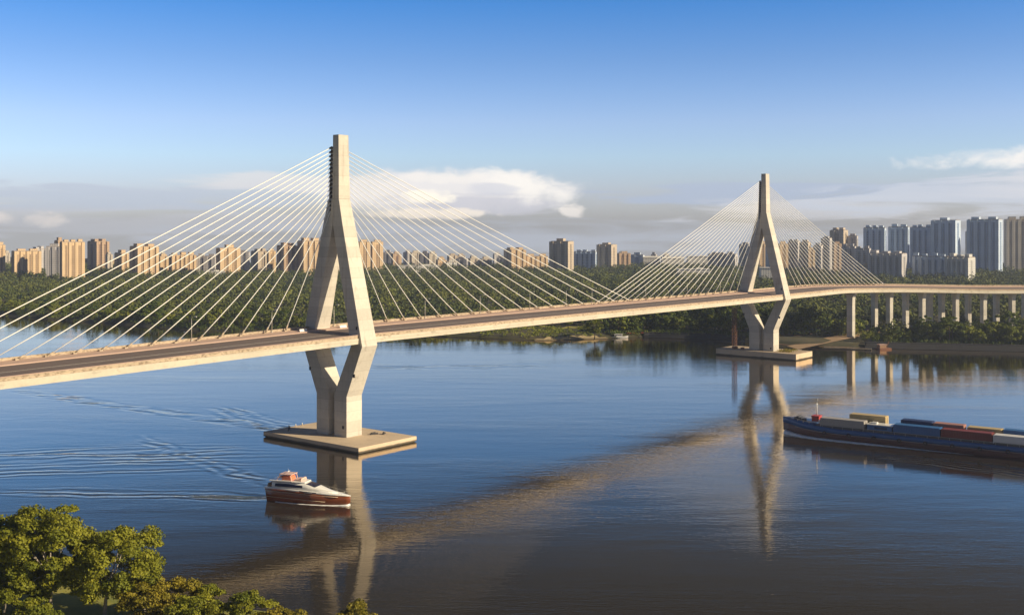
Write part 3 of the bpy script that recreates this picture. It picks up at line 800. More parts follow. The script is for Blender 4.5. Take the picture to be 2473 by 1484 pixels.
# ------------------------------------------------------------------ foliage generators
def leaf_quads(cent, nrm, size, rng, jitter=0.9):
    """leaf sized quads at the given centres, loosely facing the given directions"""
    n = len(cent)
    d = nrm + rng.normal(0, jitter, (n, 3)); d /= np.linalg.norm(d, axis=1)[:, None] + 1e-9
    h = np.tile(np.array([[0.31, 0.17, 0.93]]), (n, 1)) + rng.normal(0, .6, (n, 3))
    u = np.cross(d, h); u /= np.linalg.norm(u, axis=1)[:, None] + 1e-9
    v = np.cross(d, u)
    s = size * rng.uniform(.6, 1.3, (n, 1)); asp = rng.uniform(.55, 1.0, (n, 1))
    P = np.stack([cent - u*s, cent - v*s*asp*0.8 , cent + u*s, cent + v*s*asp], axis=1)
    return P.reshape(-1, 3), np.arange(n * 4).reshape(-1, 4)
def puffs_on_crown(rng, n, rx, ry, rz, zc, fill=0.55, lump=0.22):
    out = []
    ph = rng.uniform(0, 6.28, 4)
    for i in range(n):
        a = rng.uniform(0, 2*math.pi); zz = rng.uniform(-0.95, 1.0)
        rr = math.sqrt(max(0, 1 - zz*zz))
        k = rng.uniform(fill, 1.0) ** 0.6
        k *= 1 + lump * math.sin(3*a + ph[0]) * math.cos(2.3*zz + ph[1])
        out.append((rr*math.cos(a)*rx*k, rr*math.sin(a)*ry*k, zc + zz*rz*k))
    return np.array(out)
def crown_mesh(rng, puffs, pr, nleaf, size, jit=.55):
    C, N, T = [], [], []
    for p in puffs:
        r = pr * rng.uniform(.65, 1.25)
        d = rng.normal(0, 1, (nleaf, 3)); d[:, 2] = np.abs(d[:, 2]) * 1.0 - 0.35
        d /= np.linalg.norm(d, axis=1)[:, None]
        rad = r * rng.uniform(.55, 1.05, (nleaf, 1))
        C.append(p + d * rad * np.array([1.15, 1.15, .8])); N.append(d); T.append(np.full(nleaf, rng.uniform(0, 1)))
    return np.concatenate(C), np.concatenate(N), np.concatenate(T)
def tree_parts(rng, H, rx, rz, npuff, pr, nleaf, size, leaf, bark, parent, trunk_r=.35, base=.28, limbs=7, lean=0.0, ry=None):
    zc = H - rz
    pf = puffs_on_crown(rng, npuff, rx, ry or rx, rz, zc)
    pf[:, 0] += lean
    C, N, T = crown_mesh(rng, pf, pr, nleaf, size)
    P, Fq = leaf_quads(C, N, size, rng, .55)
    cr = mesh_np('crown', P, Fq, leaf, parent, T)
    m = MB(); zb = zc - rz * .45
    m.path([(0, 0, -1), (0.1*lean, .1, zb*.45), (lean*.4, -.1, zb), (lean*.8, 0, zc)], [trunk_r*1.3, trunk_r, trunk_r*.8, trunk_r*.3], 8)
    for i in range(limbs):
        q = pf[rng.integers(len(pf))]
        a = Vector((lean*.4, 0, zb * rng.uniform(.72, 1.05))); b_ = Vector(q)
        mid = a.lerp(b_, .5) + Vector((0, 0, rng.uniform(.2, .9)))
        m.path([a, mid, b_], [trunk_r*.5, trunk_r*.32, trunk_r*.1], 6)
    m.build('trunk', bark, parent)
    return cr

# foreground trees
def fg_tree(name, px, py, z, H, rx, rz, npuff, label, leaf='leaf', seed=1, lean=0, pr=1.75, nleaf=210, size=.30, ry=None, bark='palebark', tr=.36):
    p = G(px, py, z); rng = np.random.default_rng(seed)
    zz = float(nearZ(p.x, p.y))
    e = empty(name, (p.x, p.y, zz), 0, label, 'tree' if 'tree' in name else 'shrub')
    tree_parts(rng, H, rx, rz, npuff, pr, nleaf, size, M[leaf], M[bark], e, tr, limbs=9, lean=lean, ry=ry)
    return e
fg_tree('broadleaf_tree', 122, 1480, 2.6, 21.4, 8.4, 8.9, 150, 'tall broad green tree, highest crown at the lower left', seed=3)
fg_tree('broadleaf_tree', 252, 1484, 2.6, 17.2, 8.6, 7.2, 130, 'rounded sunlit tree with a forked pale trunk at the lower left', seed=5, lean=2.6)
fg_tree('broadleaf_tree', 40, 1462, 2.6, 18.5, 6.8, 8.6, 90, 'dark green tree behind and left of the tallest lower left tree', seed=8)
fg_tree('broadleaf_tree', -48, 1470, 2.6, 19.5, 6.4, 8.0, 80, 'golden lit tree cut off by the left picture edge', 'leaf', seed=9)
fg_tree('shrub', 350, 1500, 2.4, 8.6, 5.2, 4.6, 46, 'golden leaved shrub under the rounded sunlit tree', 'leaf_gold', seed=12, pr=1.3, nleaf=190, size=.26, tr=.2)
fg_tree('shrub', 440, 1484, 2.2, 7.0, 5.0, 3.6, 40, 'golden green shrub at the water edge right of the rounded tree', 'leaf_gold', seed=13, pr=1.3, nleaf=190, size=.26, tr=.2)
fg_tree('shrub', 500, 1486, 2.2, 6.0, 4.0, 3.0, 34, 'small round green shrub right of the golden shrubs', 'leaf', seed=14, pr=1.2, nleaf=190, size=.25, tr=.18)
fg_tree('shrub', 470, 1530, 2.2, 6.2, 6.0, 3.4, 44, 'dark low bush in the shade below the golden shrubs', 'leaf', seed=15, pr=1.3, nleaf=190, size=.26, tr=.18)
fg_tree('shrub', 600, 1524, 2.0, 7.2, 4.6, 3.8, 40, 'bright green bush standing right of the dark low bush', 'leaf', seed=16, pr=1.25, nleaf=190, size=.25, tr=.18)
fg_tree('shrub', 690, 1540, 2.0, 5.6, 4.6, 2.8, 36, 'low yellow green bush at the bottom edge, second from right', 'leaf_gold', seed=17, pr=1.2, nleaf=190, size=.25, tr=.18)
fg_tree('shrub', 860, 1552, 1.8, 6.4, 4.0, 3.2, 34, 'yellow green bush tip below the near tower reflection', 'leaf_gold', seed=18, pr=1.2, nleaf=190, size=.25, tr=.18)
fg_tree('shrub', 10, 1520, 2.6, 7.5, 4.2, 4.0, 36, 'green bush in the lower left corner', 'leaf', seed=19, pr=1.2, nleaf=190, size=.25, tr=.18)
fg_tree('shrub', 80, 1545, 2.6, 7.0, 4.4, 3.6, 36, 'small bush at the bottom edge below the tallest tree', 'leaf', seed=20, pr=1.2, nleaf=190, size=.25, tr=.18)

fg_tree('broadleaf_tree', -190, 1420, 2.6, 18, 7.5, 7.5, 80, 'broad green tree standing just outside the left picture edge', seed=41)
# far bank trees: a few kinds, copied along the shore
kinds = []
for i, (H, rx, rz, leaf) in enumerate(((15, 6.0, 5.6, 'bank_leaf'), (12, 5.4, 4.6, 'bank_leaf_light'), (17, 6.4, 6.8, 'bank_leaf'), (10, 4.8, 4.0, 'bank_leaf'), (13, 6.6, 5.0, 'bank_leaf'), (11, 5.0, 4.4, 'bank_leaf_light'))):
    e = empty('bank_tree'); rng = np.random.default_rng(100 + i)
    tree_parts(rng, H, rx, rz, 34, 1.7, 46, .62, M[leaf], M['bark'], e, .3, limbs=4)
    kinds.append([e, False])
rt = random.Random(21)
def bank_tree(X, Y, k, s, label, group):
    e, used = kinds[k]
    o = copy_tree(e) if used else e
    kinds[k][1] = True
    o.location = (X, Y, float(landZ(X, Y)) - .3); o.rotation_euler = (0, 0, rt.uniform(0, 6.28)); o.scale = (s * rt.uniform(.9, 1.1), s * rt.uniform(.9, 1.1), s)
    tag(o, label, 'tree', group)
rows = [
 (-40, 800, 2, 60, .85, 'dark green tree at the water edge of the far bank, left of the near tower', 'trees along the far shore left of the near tower'),
 (930, 1075, 2, 18, .55, 'small dark tree on the low shore just right of the near tower', 'trees along the shore right of the near tower'),
 (1080, 1440, 2, 34, .72, 'mid green tree behind the grassy bank under the main span', 'trees behind the grassy bank'),
 (1470, 1800, 2, 48, 1.15, 'tall dark tree on the shaded bank left of the far tower', 'trees on the shaded bank left of the far tower'),
 (1800, 2080, 2, 30, 1.05, 'green tree on the bank behind the far tower', 'trees behind the far tower'),
 (2085, 2560, 2, 56, 1.05, 'dark green tree on the bank under the approach viaduct', 'trees under the viaduct'),
]
for (x0, x1, nr, n, s, lab, grp) in rows:
    for i in range(n):
        px = x0 + (x1 - x0) * (i + rt.uniform(.1, .9)) / n
        Xr = (px - CX) / F
        Y = 800.0
        for _ in range(12): Y = float(shoreY(Xr * Y))
        off = {0: 9}.get(i % 2, 9) + (i % 3) * 11 + rt.uniform(0, 8)
        if x0 == 1080: off += 66
        if 1800 <= x0 < 2080: off += 38
        if 1470 <= x0 < 1800: off += 4
        sq = .55 if 2085 <= px < 2215 else 1.0
        Y += off
        bank_tree(Xr * Y, Y, rt.randrange(6), s * sq * rt.uniform(.7, 1.25), lab, grp)
p = G(1436, 815, 2.2)
kinds[1][1] = True
o = copy_tree(kinds[1][0]); o.location = (p.x, p.y, 2); o.scale = (1.25, 1.25, 1.15); tag(o, 'bright green round tree at the right end of the grassy bank', 'tree')
for k in ('group',):
    if k in o: del o[k]

# the far wood: nobody could count it
def forest():
    rng = np.random.default_rng(5)
    pts = []
    for Y0 in np.arange(760, 2420, 1.0):
        pass
    n = 34000
    Yr = np.sqrt(rng.uniform(760**2, 2420**2, n)); Xr = rng.uniform(-.56, .56, n) * Yr
    sh = shoreY(Xr); keep = (Yr - sh) > 30
    px = CX + F * Xr / Yr
    # keep the grassy bank, the viaduct verge and the working area free
    keep &= ~((px > 1060) & (px < 1470) & (Yr - sh < 92))
    keep &= ~((px > 1790) & (px < 2140) & (Yr - sh < 70))
    keep &= ~((px > 2130) & (px < 2600) & (np.abs(Yr - sh - 95) < 26))
    Xr, Yr = Xr[keep], Yr[keep]
    # thin out
    grid = {}
    sel = []
    for i, (a, b_) in enumerate(zip(Xr, Yr)):
        s = 7.5 + 4.0 * (b_ - 800) / 1600
        k = (int(a // s), int(b_ // s))
        if k in grid: continue
        grid[k] = 1; sel.append(i)
    Xr, Yr = Xr[sel], Yr[sel]
    nt = len(Xr)
    Zr = landZ(Xr, Yr)
    H = 5.0 + 10.0 * rng.uniform(0, 1, nt) ** 1.6; H *= 1 + .18 * np.sin(Xr / 90.0) * np.cos(Yr / 130.0)
    # keep sight of the low roofs
    r = H * rng.uniform(.36, .66, nt)
    q = 46
    d = rng.normal(0, 1, (nt, q, 3)); d[:, :, 2] = np.abs(d[:, :, 2]) - .25
    d /= np.linalg.norm(d, axis=2)[:, :, None]
    lump = 1 + .25 * np.sin(d[:, :, 0] * 5 + rng.uniform(0, 6, (nt, 1))) * np.cos(d[:, :, 1] * 5 + rng.uniform(0, 6, (nt, 1)))
    c = d * (r[:, None] * rng.uniform(.72, 1.05, (nt, q)) * lump)[:, :, None]
    c[:, :, 2] *= (H / r * .5)[:, None]
    c[:, :, 0] += Xr[:, None]; c[:, :, 1] += Yr[:, None]; c[:, :, 2] += (Zr + H * .5)[:, None]
    tone = np.repeat(rng.uniform(0, 1, nt) ** 1.4, q)
    P, Fq = leaf_quads(c.reshape(-1, 3), d.reshape(-1, 3), 1.25, rng, .5)
    o = mesh_np('far_forest', P, Fq, M['forest'], None, tone)
    tag(o, 'dense dark green wood covering the land behind the river', 'forest', kind='stuff')
    print('forest trees', nt)
forest()

# ------------------------------------------------------------------ far bank details
def sheet(name, pts, mat, z=None, lift=.25, label=None, cat=None):
    """flat strip given as left / right pairs of pixels"""
    b = MB(); vs = []; fs = []
    for (a, c_) in pts:
        for q in (a, c_):
            p = G(q[0], q[1], 3.0); p.z = (float(landZ(p.x, p.y)) if z is None else z) + lift
            vs.append(p)
    for i in range(len(pts) - 1): fs.append((2*i, 2*i+1, 2*i+3, 2*i+2))
    b.add(vs, fs)
    o = b.build(name, mat); return tag(o, label, cat, kind='structure')
def shore_at(px, off=0.0):
    Xr = (px - CX) / F; Y = 850.0
    for _ in range(15): Y = float(shoreY(Xr * Y)) + off
    return Vector((Xr * Y, Y, 0))
def shore_strip(name, x0, x1, o0, o1, mat, lift, label, cat, n=24, wob=0.0):
    b = MB(); vs, fs = [], []
    for i in range(n + 1):
        px = x0 + (x1 - x0) * i / n
        k = math.sin(math.pi * i / n) ** .5
        for o in (o0, o0 + (o1 - o0) * k * (1 + wob * math.sin(i * 1.7))):
            p = shore_at(px, o); p.z = float(landZ(p.x, p.y)) + lift; vs.append(p)
    for i in range(n): fs.append((2*i, 2*i+2, 2*i+3, 2*i+1))
    b.add(vs, fs); return tag(b.build(name, mat), label, cat, kind='structure')
shore_strip('grass_bank', 1000, 1475, .5, 82, M['grass'], .35, 'yellow green grassy bank below the main span', 'bank', wob=.2)
shore_strip('sand_strip', 1290, 1470, -1.0, 5, M['sand'], .5, 'narrow sandy edge of the grassy bank', 'shore', wob=.3)
shore_strip('bare_ground', 1820, 2230, -1, 64, M['soil'], .45, 'bare brown soil behind the far tower', 'ground', wob=.1)
sheet('dirt_road', [((1880, 827), (1905, 835)), ((2010, 815), (2040, 822)), ((2100, 800), (2130, 806)), ((2190, 790), (2215, 795)), ((2330, 776), (2345, 781)), ((2560, 757), (2570, 762))], M['track'], lift=.75, label='tan dirt road running under the viaduct', cat='road')
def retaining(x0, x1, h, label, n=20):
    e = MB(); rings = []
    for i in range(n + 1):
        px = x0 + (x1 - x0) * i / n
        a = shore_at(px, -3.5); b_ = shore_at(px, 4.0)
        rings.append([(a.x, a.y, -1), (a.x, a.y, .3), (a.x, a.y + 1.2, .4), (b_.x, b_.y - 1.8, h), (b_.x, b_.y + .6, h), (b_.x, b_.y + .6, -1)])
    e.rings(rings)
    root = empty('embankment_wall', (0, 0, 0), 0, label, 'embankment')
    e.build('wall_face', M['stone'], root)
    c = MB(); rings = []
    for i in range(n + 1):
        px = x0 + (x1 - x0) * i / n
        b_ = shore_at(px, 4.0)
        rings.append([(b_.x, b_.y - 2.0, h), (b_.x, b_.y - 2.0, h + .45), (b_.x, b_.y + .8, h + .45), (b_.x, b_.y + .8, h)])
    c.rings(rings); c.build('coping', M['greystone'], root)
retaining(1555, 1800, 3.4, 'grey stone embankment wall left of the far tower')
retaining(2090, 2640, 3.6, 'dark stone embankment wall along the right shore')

# reed tufts on the grassy bank
def tufts(name, x0, x1, o0, o1, n, hmax, mat, label, seed, base=None):
    rng = np.random.default_rng(seed)
    C = []
    for i in range(n):
        p = shore_at(rng.uniform(x0, x1), rng.uniform(o0, o1)); C.append((p.x, p.y, float(landZ(p.x, p.y))))
    C = np.array(C); k = 14
    c = np.repeat(C, k, axis=0) + np.stack([rng.normal(0, 1.3, n*k), rng.normal(0, 1.3, n*k), rng.uniform(0, hmax, n*k)], 1)
    d = rng.normal(0, 1, (n*k, 3)); d[:, 2] *= .3
    P, Fq = leaf_quads(c, d, .62, rng, .4)
    tag(mesh_np(name, P, Fq, mat, None, np.repeat(rng.uniform(0, 1, n), k)), label, 'undergrowth', kind='stuff')
tufts('reed_bed', 1040, 1465, 3, 72, 330, 1.4, M['bank_leaf_light'], 'light green reeds on the grassy bank', 31)
tufts('undergrowth', 0, 1040, 0, 30, 900, 3.2, M['bank_leaf'], 'dark scrub along the far shore at left', 32)
tufts('undergrowth', 1470, 1830, 2, 26, 420, 3.0, M['bank_leaf'], 'dark scrub above the embankment left of the far tower', 33)
tufts('undergrowth', 2110, 2600, 5, 60, 800, 3.4, M['bank_leaf'], 'scrub above the dark embankment at right', 34)
tufts('undergrowth', 1820, 2100, 48, 75, 160, 3.0, M['bank_leaf_light'], 'scrub along the bare soil behind the far tower', 35)

# rusty lattice hoist on the far tower's pile cap
def lattice(base, h, w, name, label, cat):
    e = empty(name, base, R(20), label, cat)
    for sx_ in (-1, 1):
        for sy_ in (-1, 1):
            m = MB(); m.box((sx_*w/2, sy_*w/2, h/2), (.28, .28, h)); m.build('upright', M['rust'], e)
    m = MB(); k = int(h / 2.4)
    for i in range(k):
        z0, z1 = i*2.4, (i+1)*2.4
        for (a, b_) in (((-1, -1), (1, -1)), ((1, -1), (1, 1)), ((1, 1), (-1, 1)), ((-1, 1), (-1, -1))):
            m.tube((a[0]*w/2, a[1]*w/2, z0), (b_[0]*w/2, b_[1]*w/2, z1), .09, 5)
            m.tube((a[0]*w/2, a[1]*w/2, z1), (b_[0]*w/2, b_[1]*w/2, z1), .09, 5)
    m.build('bracing', M['rust'], e)
    return e
qq = q2(0, -21.5, 4.2)
lattice(qq, 28, 2.2, 'hoist_tower', 'rusty brown lattice hoist standing left of the far tower on its platform', 'hoist')
# clutter on the far platform
for i, (b_, t, sx_, sy_, sz, lab) in enumerate(((-6, -18, 3.2, 1.8, 1.5, 'rusty crate stack on the far platform beside the lattice hoist'), (-6.0, -12.5, 2.2, 1.6, 1.1, 'low rusty crate on the far platform just left of its tower legs'))):
    e = empty('crate', q2(b_, t, 4.2), R(25 + 20*i), lab, 'crate')
    m = MB(); m.box((0, 0, sz/2 + .15), (sx_, sy_, sz)); m.build('body', M['rust'], e, bevel=.05)
    m = MB(); m.box((0, 0, sz + .22), (sx_ + .2, sy_ + .2, .14)); m.box((-sx_*.3, 0, .075), (.2, sy_, .15)); m.box((sx_*.3, 0, .075), (.2, sy_, .15)); m.build('lid', M['teak'], e)
def bollard_proto():
    r = empty('bollard')
    m = MB(); m.tube((0, 0, 0), (0, 0, .9), .22, 10, .18); m.build('post', M['pad'], r)
    m = MB(); m.sphere((0, 0, .98), (.28, .28, .17)); m.build('cap', M['white'], r)
    return r
bp = bollard_proto(); bfirst = True
def bollard(p, label, grp):
    global bfirst
    o = bp if bfirst else copy_tree(bp); bfirst = False
    o.location = p; tag(o, label, 'bollard', grp)
for i in range(7):
    bollard(q2(-3 + i * 2.1, 21.6, 4.2), 'short bollard along the sunny right edge of the far platform', 'bollards on the far platform')
for i in range(3):
    bollard(q1(-4 + i * 3.5, -25.6, 2.2), 'short bollard at the far left rim of the near platform', 'bollards on the near platform')
rng = np.random.default_rng(77); k = 700
cc = np.array([list(q2(rng.uniform(-5, 9.5), rng.uniform(11, 20.5), 4.2)) for _ in range(k)]); cc[:, 2] += rng.uniform(.05, 1.1, k)
P, Fq = leaf_quads(cc, rng.normal(0, 1, (k, 3)), .34, rng, .4)
tag(mesh_np('dry_weeds', P, Fq, M['leaf_gold'], None, rng.uniform(0, 1, k)), 'dry golden weeds growing on the far platform', 'weeds', kind='stuff')
# driftwood like debris on the near platform
for i, (b_, t, L, a, lab) in enumerate(((7.5, 12, 3.4, 30, 'dark timber baulk lying on the near platform right of the tower foot'), (10.5, 14.5, 2.2, 75, 'short dark timber block on the near platform, farther right'))):
    m = MB(); m.box((0, 0, .3), (L, .6, .6)); m.box((L*.2, .5, .25), (L*.5, .4, .5)); m.box((-L*.1, .1, .75), (L*.6, .5, .3), .2)
    o = m.build('timber_baulk', M['dark'], None, q1(b_, t, 2.2), .04); o.rotation_euler = (0, 0, R(a)); tag(o, lab, 'timber')

# ------------------------------------------------------------------ people on the near platform
def person(loc, rz, top, bottom, label, raise_arm=False):
    e = empty('person', loc, rz, label, 'person')
    me = bpy.data.meshes.new('body')
    J = [((0, 0, .95), .13), ((0, 0, 1.15), .14), ((0, 0, 1.36), .15), ((0, 0, 1.47), .065), ((0, .01, 1.60), .10), ((0, .01, 1.70), .085),
         ((.17, 0, 1.40), .062), ((.23, .02, 1.14), .046), ((.22, .10, .92), .036), ((.21, .13, .82), .03),
         ((-.17, 0, 1.40), .062), ((-.24, .02, 1.14), .046), ((-.22, .08, .92), .036), ((-.21, .1, .82), .03),
         ((.09, 0, .86), .095), ((.10, .03, .48), .065), ((.11, 0, .08), .045), ((.12, .14, .04), .035),
         ((-.09, 0, .86), .095), ((-.10, .02, .48), .065), ((-.12, -.03, .08), .045), ((-.13, .11, .04), .035)]
    E_ = [(0, 1), (1, 2), (2, 3), (3, 4), (4, 5), (2, 6), (6, 7), (7, 8), (8, 9), (2, 10), (10, 11), (11, 12), (12, 13), (0, 14), (14, 15), (15, 16), (16, 17), (0, 18), (18, 19), (19, 20), (20, 21)]
    me.from_pydata([j[0] for j in J], E_, [])
    o = bpy.data.objects.new('body', me); COL.objects.link(o); o.parent = e
    sk = o.modifiers.new('skin', 'SKIN')
    for i, j in enumerate(J): me.skin_vertices[0].data[i].radius = (j[1], j[1])
    me.skin_vertices[0].data[0].use_root = True
    o.modifiers.new('sub', 'SUBSURF').levels = 1
    me.materials.append(top)
    m = MB(); m.sphere((0, -.012, 1.69), (.105, .115, .09), 10, 6); m.build('hair', M['dark'], e)
    m = MB()
    for s in (-1, 1): m.path([(s*.09, 0, .95), (s*.095, 0, .7), (s*.1, .03, .48), (s*.11, 0, .12)], [.12, .11, .09, .075], 8)
    m.build('trousers', bottom, e)
    return e
M['navy'] = paint('navy_cloth', (0.02, 0.025, 0.04), 0.9)
M['greycloth'] = paint('grey_cloth', (0.06, 0.06, 0.065), 0.9)
person(q1(-9, -20, 2.2), R(200), M['navy'], M['dark'], 'person in dark clothes standing at the left of the near platform')
person(q1(-7, -21.5, 2.2), R(150), M['greycloth'], M['navy'], 'person in grey clothes on the near platform, nearer the tower foot')

# ------------------------------------------------------------------ yacht
def loft(stations, name, mat, parent, smooth=True, bevel=0.0):
    """stations: list of rings of equal length"""
    m = MB(); m.rings(stations, True, smooth); return m.build(name, mat, parent, None, bevel)
def yacht():
    a = G(652, 1204); b_ = G(846, 1221)
    d = (b_ - a); L = d.length; rz = math.atan2(d.y, d.x)
    e = empty('motor_yacht', a, rz, 'white and maroon motor yacht with an orange flybridge, heading right by the near platform', 'yacht')
    def st(x, hb, zt, zk, flare=.75): # closed ring over the beam
        return [(x, -hb, zt), (x, -hb*flare, (zt+zk)/2 - .2), (x, -hb*flare*.75, zk), (x, hb*flare*.75, zk), (x, hb*flare, (zt+zk)/2 - .2), (x, hb, zt)]
    S = [st(0, 3.0, 4.1, -.8), st(4, 3.2, 4.1, -.9), st(10, 3.3, 3.9, -1.0), st(16, 3.1, 3.6, -1.0), st(20, 2.5, 3.4, -.8), st(23.5, 1.6, 3.2, -.5, .6), st(26, .7, 3.05, .1, .45), st(L, .12, 3.0, 1.0, .3)]
    hull = loft(S, 'hull', M['hull_brown'], e)
    m = MB()
    for s in (-1, 1):
        m.path([(0.2, s*3.03, 3.35), (10, s*3.2, 3.2), (16, s*2.98, 3.0), (20, s*2.38, 2.85), (24, s*1.4, 2.7)], [.07]*5, 6)
        m.path([(0.2, s*2.62, 1.5), (10, s*2.72, 1.4), (16, s*2.55, 1.25), (20, s*2.02, 1.1)], [.06]*4, 6)
    m.build('rubbing_strake', M['pad'], hull)
    # white deck moulding following the sheer
    def dk(x, hb, z0, z1): return [(x, -hb, z0), (x, -hb*.93, z1), (x, hb*.93, z1), (x, hb, z0)]
    loft([dk(-.3, 3.05, 4.0, 4.35), dk(10, 3.36, 3.85, 4.3), dk(16, 3.16, 3.55, 4.1), dk(20, 2.56, 3.35, 3.8), dk(23.5, 1.66, 3.15, 3.5), dk(26, .76, 3.0, 3.25), dk(L + .1, .16, 2.98, 3.12)], 'deck', M['white'], e)
    # saloon, sloping down to the foredeck
    def cb(x, hb, z0, z1, k=.8): return [(x, -hb, z0), (x, -hb*k, z1), (x, hb*k, z1), (x, hb, z0)]
    cab = loft([cb(2.0, 2.5, 4.2, 6.0), cb(8, 2.75, 4.2, 6.25), cb(13, 2.6, 4.1, 6.1), cb(17, 2.2, 3.9, 5.1), cb(20.5, 1.6, 3.6, 4.1), cb(23, .9, 3.35, 3.6)], 'cabin', M['white'], e)
    for s in (-1, 1):
        m = MB()
        m.rings([[(3.2, s*2.62, 4.75), (3.2, s*2.36, 5.55), (3.2, s*2.30, 5.55), (3.2, s*2.5, 4.75)], [(8, s*2.86, 4.8), (8, s*2.56, 5.7), (8, s*2.5, 5.7), (8, s*2.7, 4.8)], [(12.6, s*2.72, 4.85), (12.6, s*2.5, 5.55), (12.6, s*2.4, 5.5), (12.6, s*2.5, 4.8)]])
        m.build('side_window', M['glass'], cab)
    m = MB(); m.rings([[(13.5, -2.0, 6.02), (13.5, 2.0, 6.02), (13.5, 1.9, 5.8), (13.5, -1.9, 5.8)], [(16.6, -1.85, 5.30), (16.6, 1.85, 5.30), (16.6, 1.7, 5.0), (16.6, -1.7, 5.0)]]); m.build('windscreen', M['glass'], cab)
    # lower side ports
    for s in (-1, 1):
        m = MB(); m.rings([[(12, s*3.30, 3.75), (12, s*3.32, 4.1), (12, s*3.1, 4.1), (12, s*3.1, 3.75)], [(17.5, s*2.98, 3.62), (17.5, s*2.98, 3.85), (17.5, s*2.7, 3.85), (17.5, s*2.7, 3.6)]])
        m.build('port_window', M['glass'], hull)
    fly = MB(); fly.rings([[(1.2, -2.6, 6.15), (1.2, 2.6, 6.15), (1.2, 2.6, 6.5), (1.2, -2.6, 6.5)], [(9, -2.75, 6.3), (9, 2.75, 6.3), (9, 2.75, 6.65), (9, -2.75, 6.65)], [(13.2, -2.0, 6.2), (13.2, 2.0, 6.2), (13.2, 1.9, 6.5), (13.2, -1.9, 6.5)]])
    fl = fly.build('flybridge_deck', M['white'], e, None, .08)
    m = MB(); m.box((10.6, 0, 6.85), (2.4, 3.4, .55)); m.box((11.5, 0, 7.05), (.6, 3.0, .8)); m.build('helm_console', M['pink'], fl, None, .12)
    # orange canopy box with pale frame
    m = MB(); m.rings([[(4.9, -1.6, 6.5), (4.9, 1.6, 6.5), (5.4, 1.5, 7.7), (5.4, -1.5, 7.7)], [(8.2, -1.6, 6.55), (8.2, 1.6, 6.55), (7.9, 1.5, 7.75), (7.9, -1.5, 7.75)]]); m.build('canopy', M['orange'], e, None, .06)
    m = MB()
    for s in (-1, 1):
        m.path([(3.6, s*1.95, 6.5), (4.6, s*1.78, 8.25)], [.13, .13], 6); m.path([(8.6, s*1.95, 6.5), (8.1, s*1.78, 8.25)], [.13, .13], 6)
    m.box((6.4, 0, 8.32), (4.2, 3.9, .2)); m.box((4.4, 0, 7.3), (.8, 2.6, .6))
    m.build('canopy_frame', M['pink'], e, None, .05)
    m = MB(); m.path([(6.6, 0, 8.4), (6.3, 0, 9.8)], [.06, .03], 6); m.box((6.5, 0, 9.0), (.2, 1.5, .12)); m.build('radar_mast', M['white'], e)
    m = MB(); m.box((1.2, 0, 4.5), (2.2, 3.4, .5)); m.box((.4, 0, 4.9), (.5, 3.2, .8)); m.build('stern_bench', M['teak'], e, None, .1)
    m = MB()
    for s in (-1, 1):
        m.path([(13, s*3.02, 4.95), (18, s*2.75, 4.75), (22, s*1.9, 4.4), (26, s*.6, 4.05)], [.035]*4, 5)
        for x_, y_, z_ in ((13, 3.02, 4.2), (16, 2.9, 4.0), (19, 2.6, 3.8), (22, 1.9, 3.5), (25, .95, 3.2)): m.tube((x_, s*y_, z_), (x_, s*y_, z_ + .85), .03, 5)
    m.build('handrail', M['lamp'], e)
    # foam along the waterline
    rng = np.random.default_rng(4); m = MB()
    for s in (-1, 1):
        rings = []
        for i in range(26):
            x_ = 27.2 - i * 0.95
            hb = float(np.interp(x_, [0, 10, 16, 20, 23.5, 26, 28], [2.25, 2.5, 2.3, 1.75, .95, .45, .1])) + .05
            w_ = .25 + .35 * math.sin(i * .9) ** 2 + i * .012
            z_ = .16 + .5 * math.exp(-i * .35)
            rings.append([(x_, s*hb, -.2), (x_, s*hb, z_), (x_, s*(hb + w_ * .6), z_ * .6), (x_, s*(hb + w_), -.1)])
        m.rings(rings, True, True)
    o = m.build('bow_wave', M['foam'], None, a); o.rotation_euler = (0, 0, rz)
    tag(o, 'thin white bow foam around the yacht hull', 'foam', kind='stuff')
yacht()

# ------------------------------------------------------------------ container barge
be = Vector((.831, -.556, 0)).normalized(); BA = Vector((109.5, 455.5, 0)) + be * 4.4; bn_ = Vector((-be.y, be.x, 0)) * -1
if bn_.y > 0: bn_ = -bn_
BRZ = math.atan2(be.y, be.x)
def solve_s(px, lat, z):
    lo, hi = 0.0, 140.0
    for _ in range(50):
        m_ = (lo + hi) / 2; p = BA + be * m_ + bn_ * lat; p.z = z
        if PJ(p)[0] < px: lo = m_
        else: hi = m_
    return (lo + hi) / 2
def corrugated(name, L, Wd, H, mat, label, loc, seed=0, ribs=True):
    e = empty(name, loc, BRZ, label, 'container', 'containers stacked on the barge')
    m = MB(); m.box((L/2, 0, H/2), (L, Wd, H)); 
    if ribs:
        n = int(L / .9)
        for i in range(n):
            for s in (-1, 1): m.box(((i + .5) * L / n, s * (Wd/2 + .05), H/2), (.38, .1, H - .5))
    m.build('container_body', mat, e, None, 0)
    f = MB()
    for x_ in (0.1, L - .1):
        for s in (-1, 1): f.box((x_, s * (Wd/2 + .03), H/2), (.3, .3, H + .08))
    f.build('corner_post', mat, e)
    d = MB()
    for s in (-1, 1): d.box((L + .06, s * Wd/4, H/2), (.1, Wd/2 - .12, H - .3)); d.tube((L + .16, s*.3, .3), (L + .16, s*.3, H - .3), .05, 6)
    d.build('end_door', mat, e)
    t_ = MB(); t_.box((L/2, 0, H + .05), (L - .3, Wd - .2, .12)); t_.build('roof_panel', mat, e)
    return e
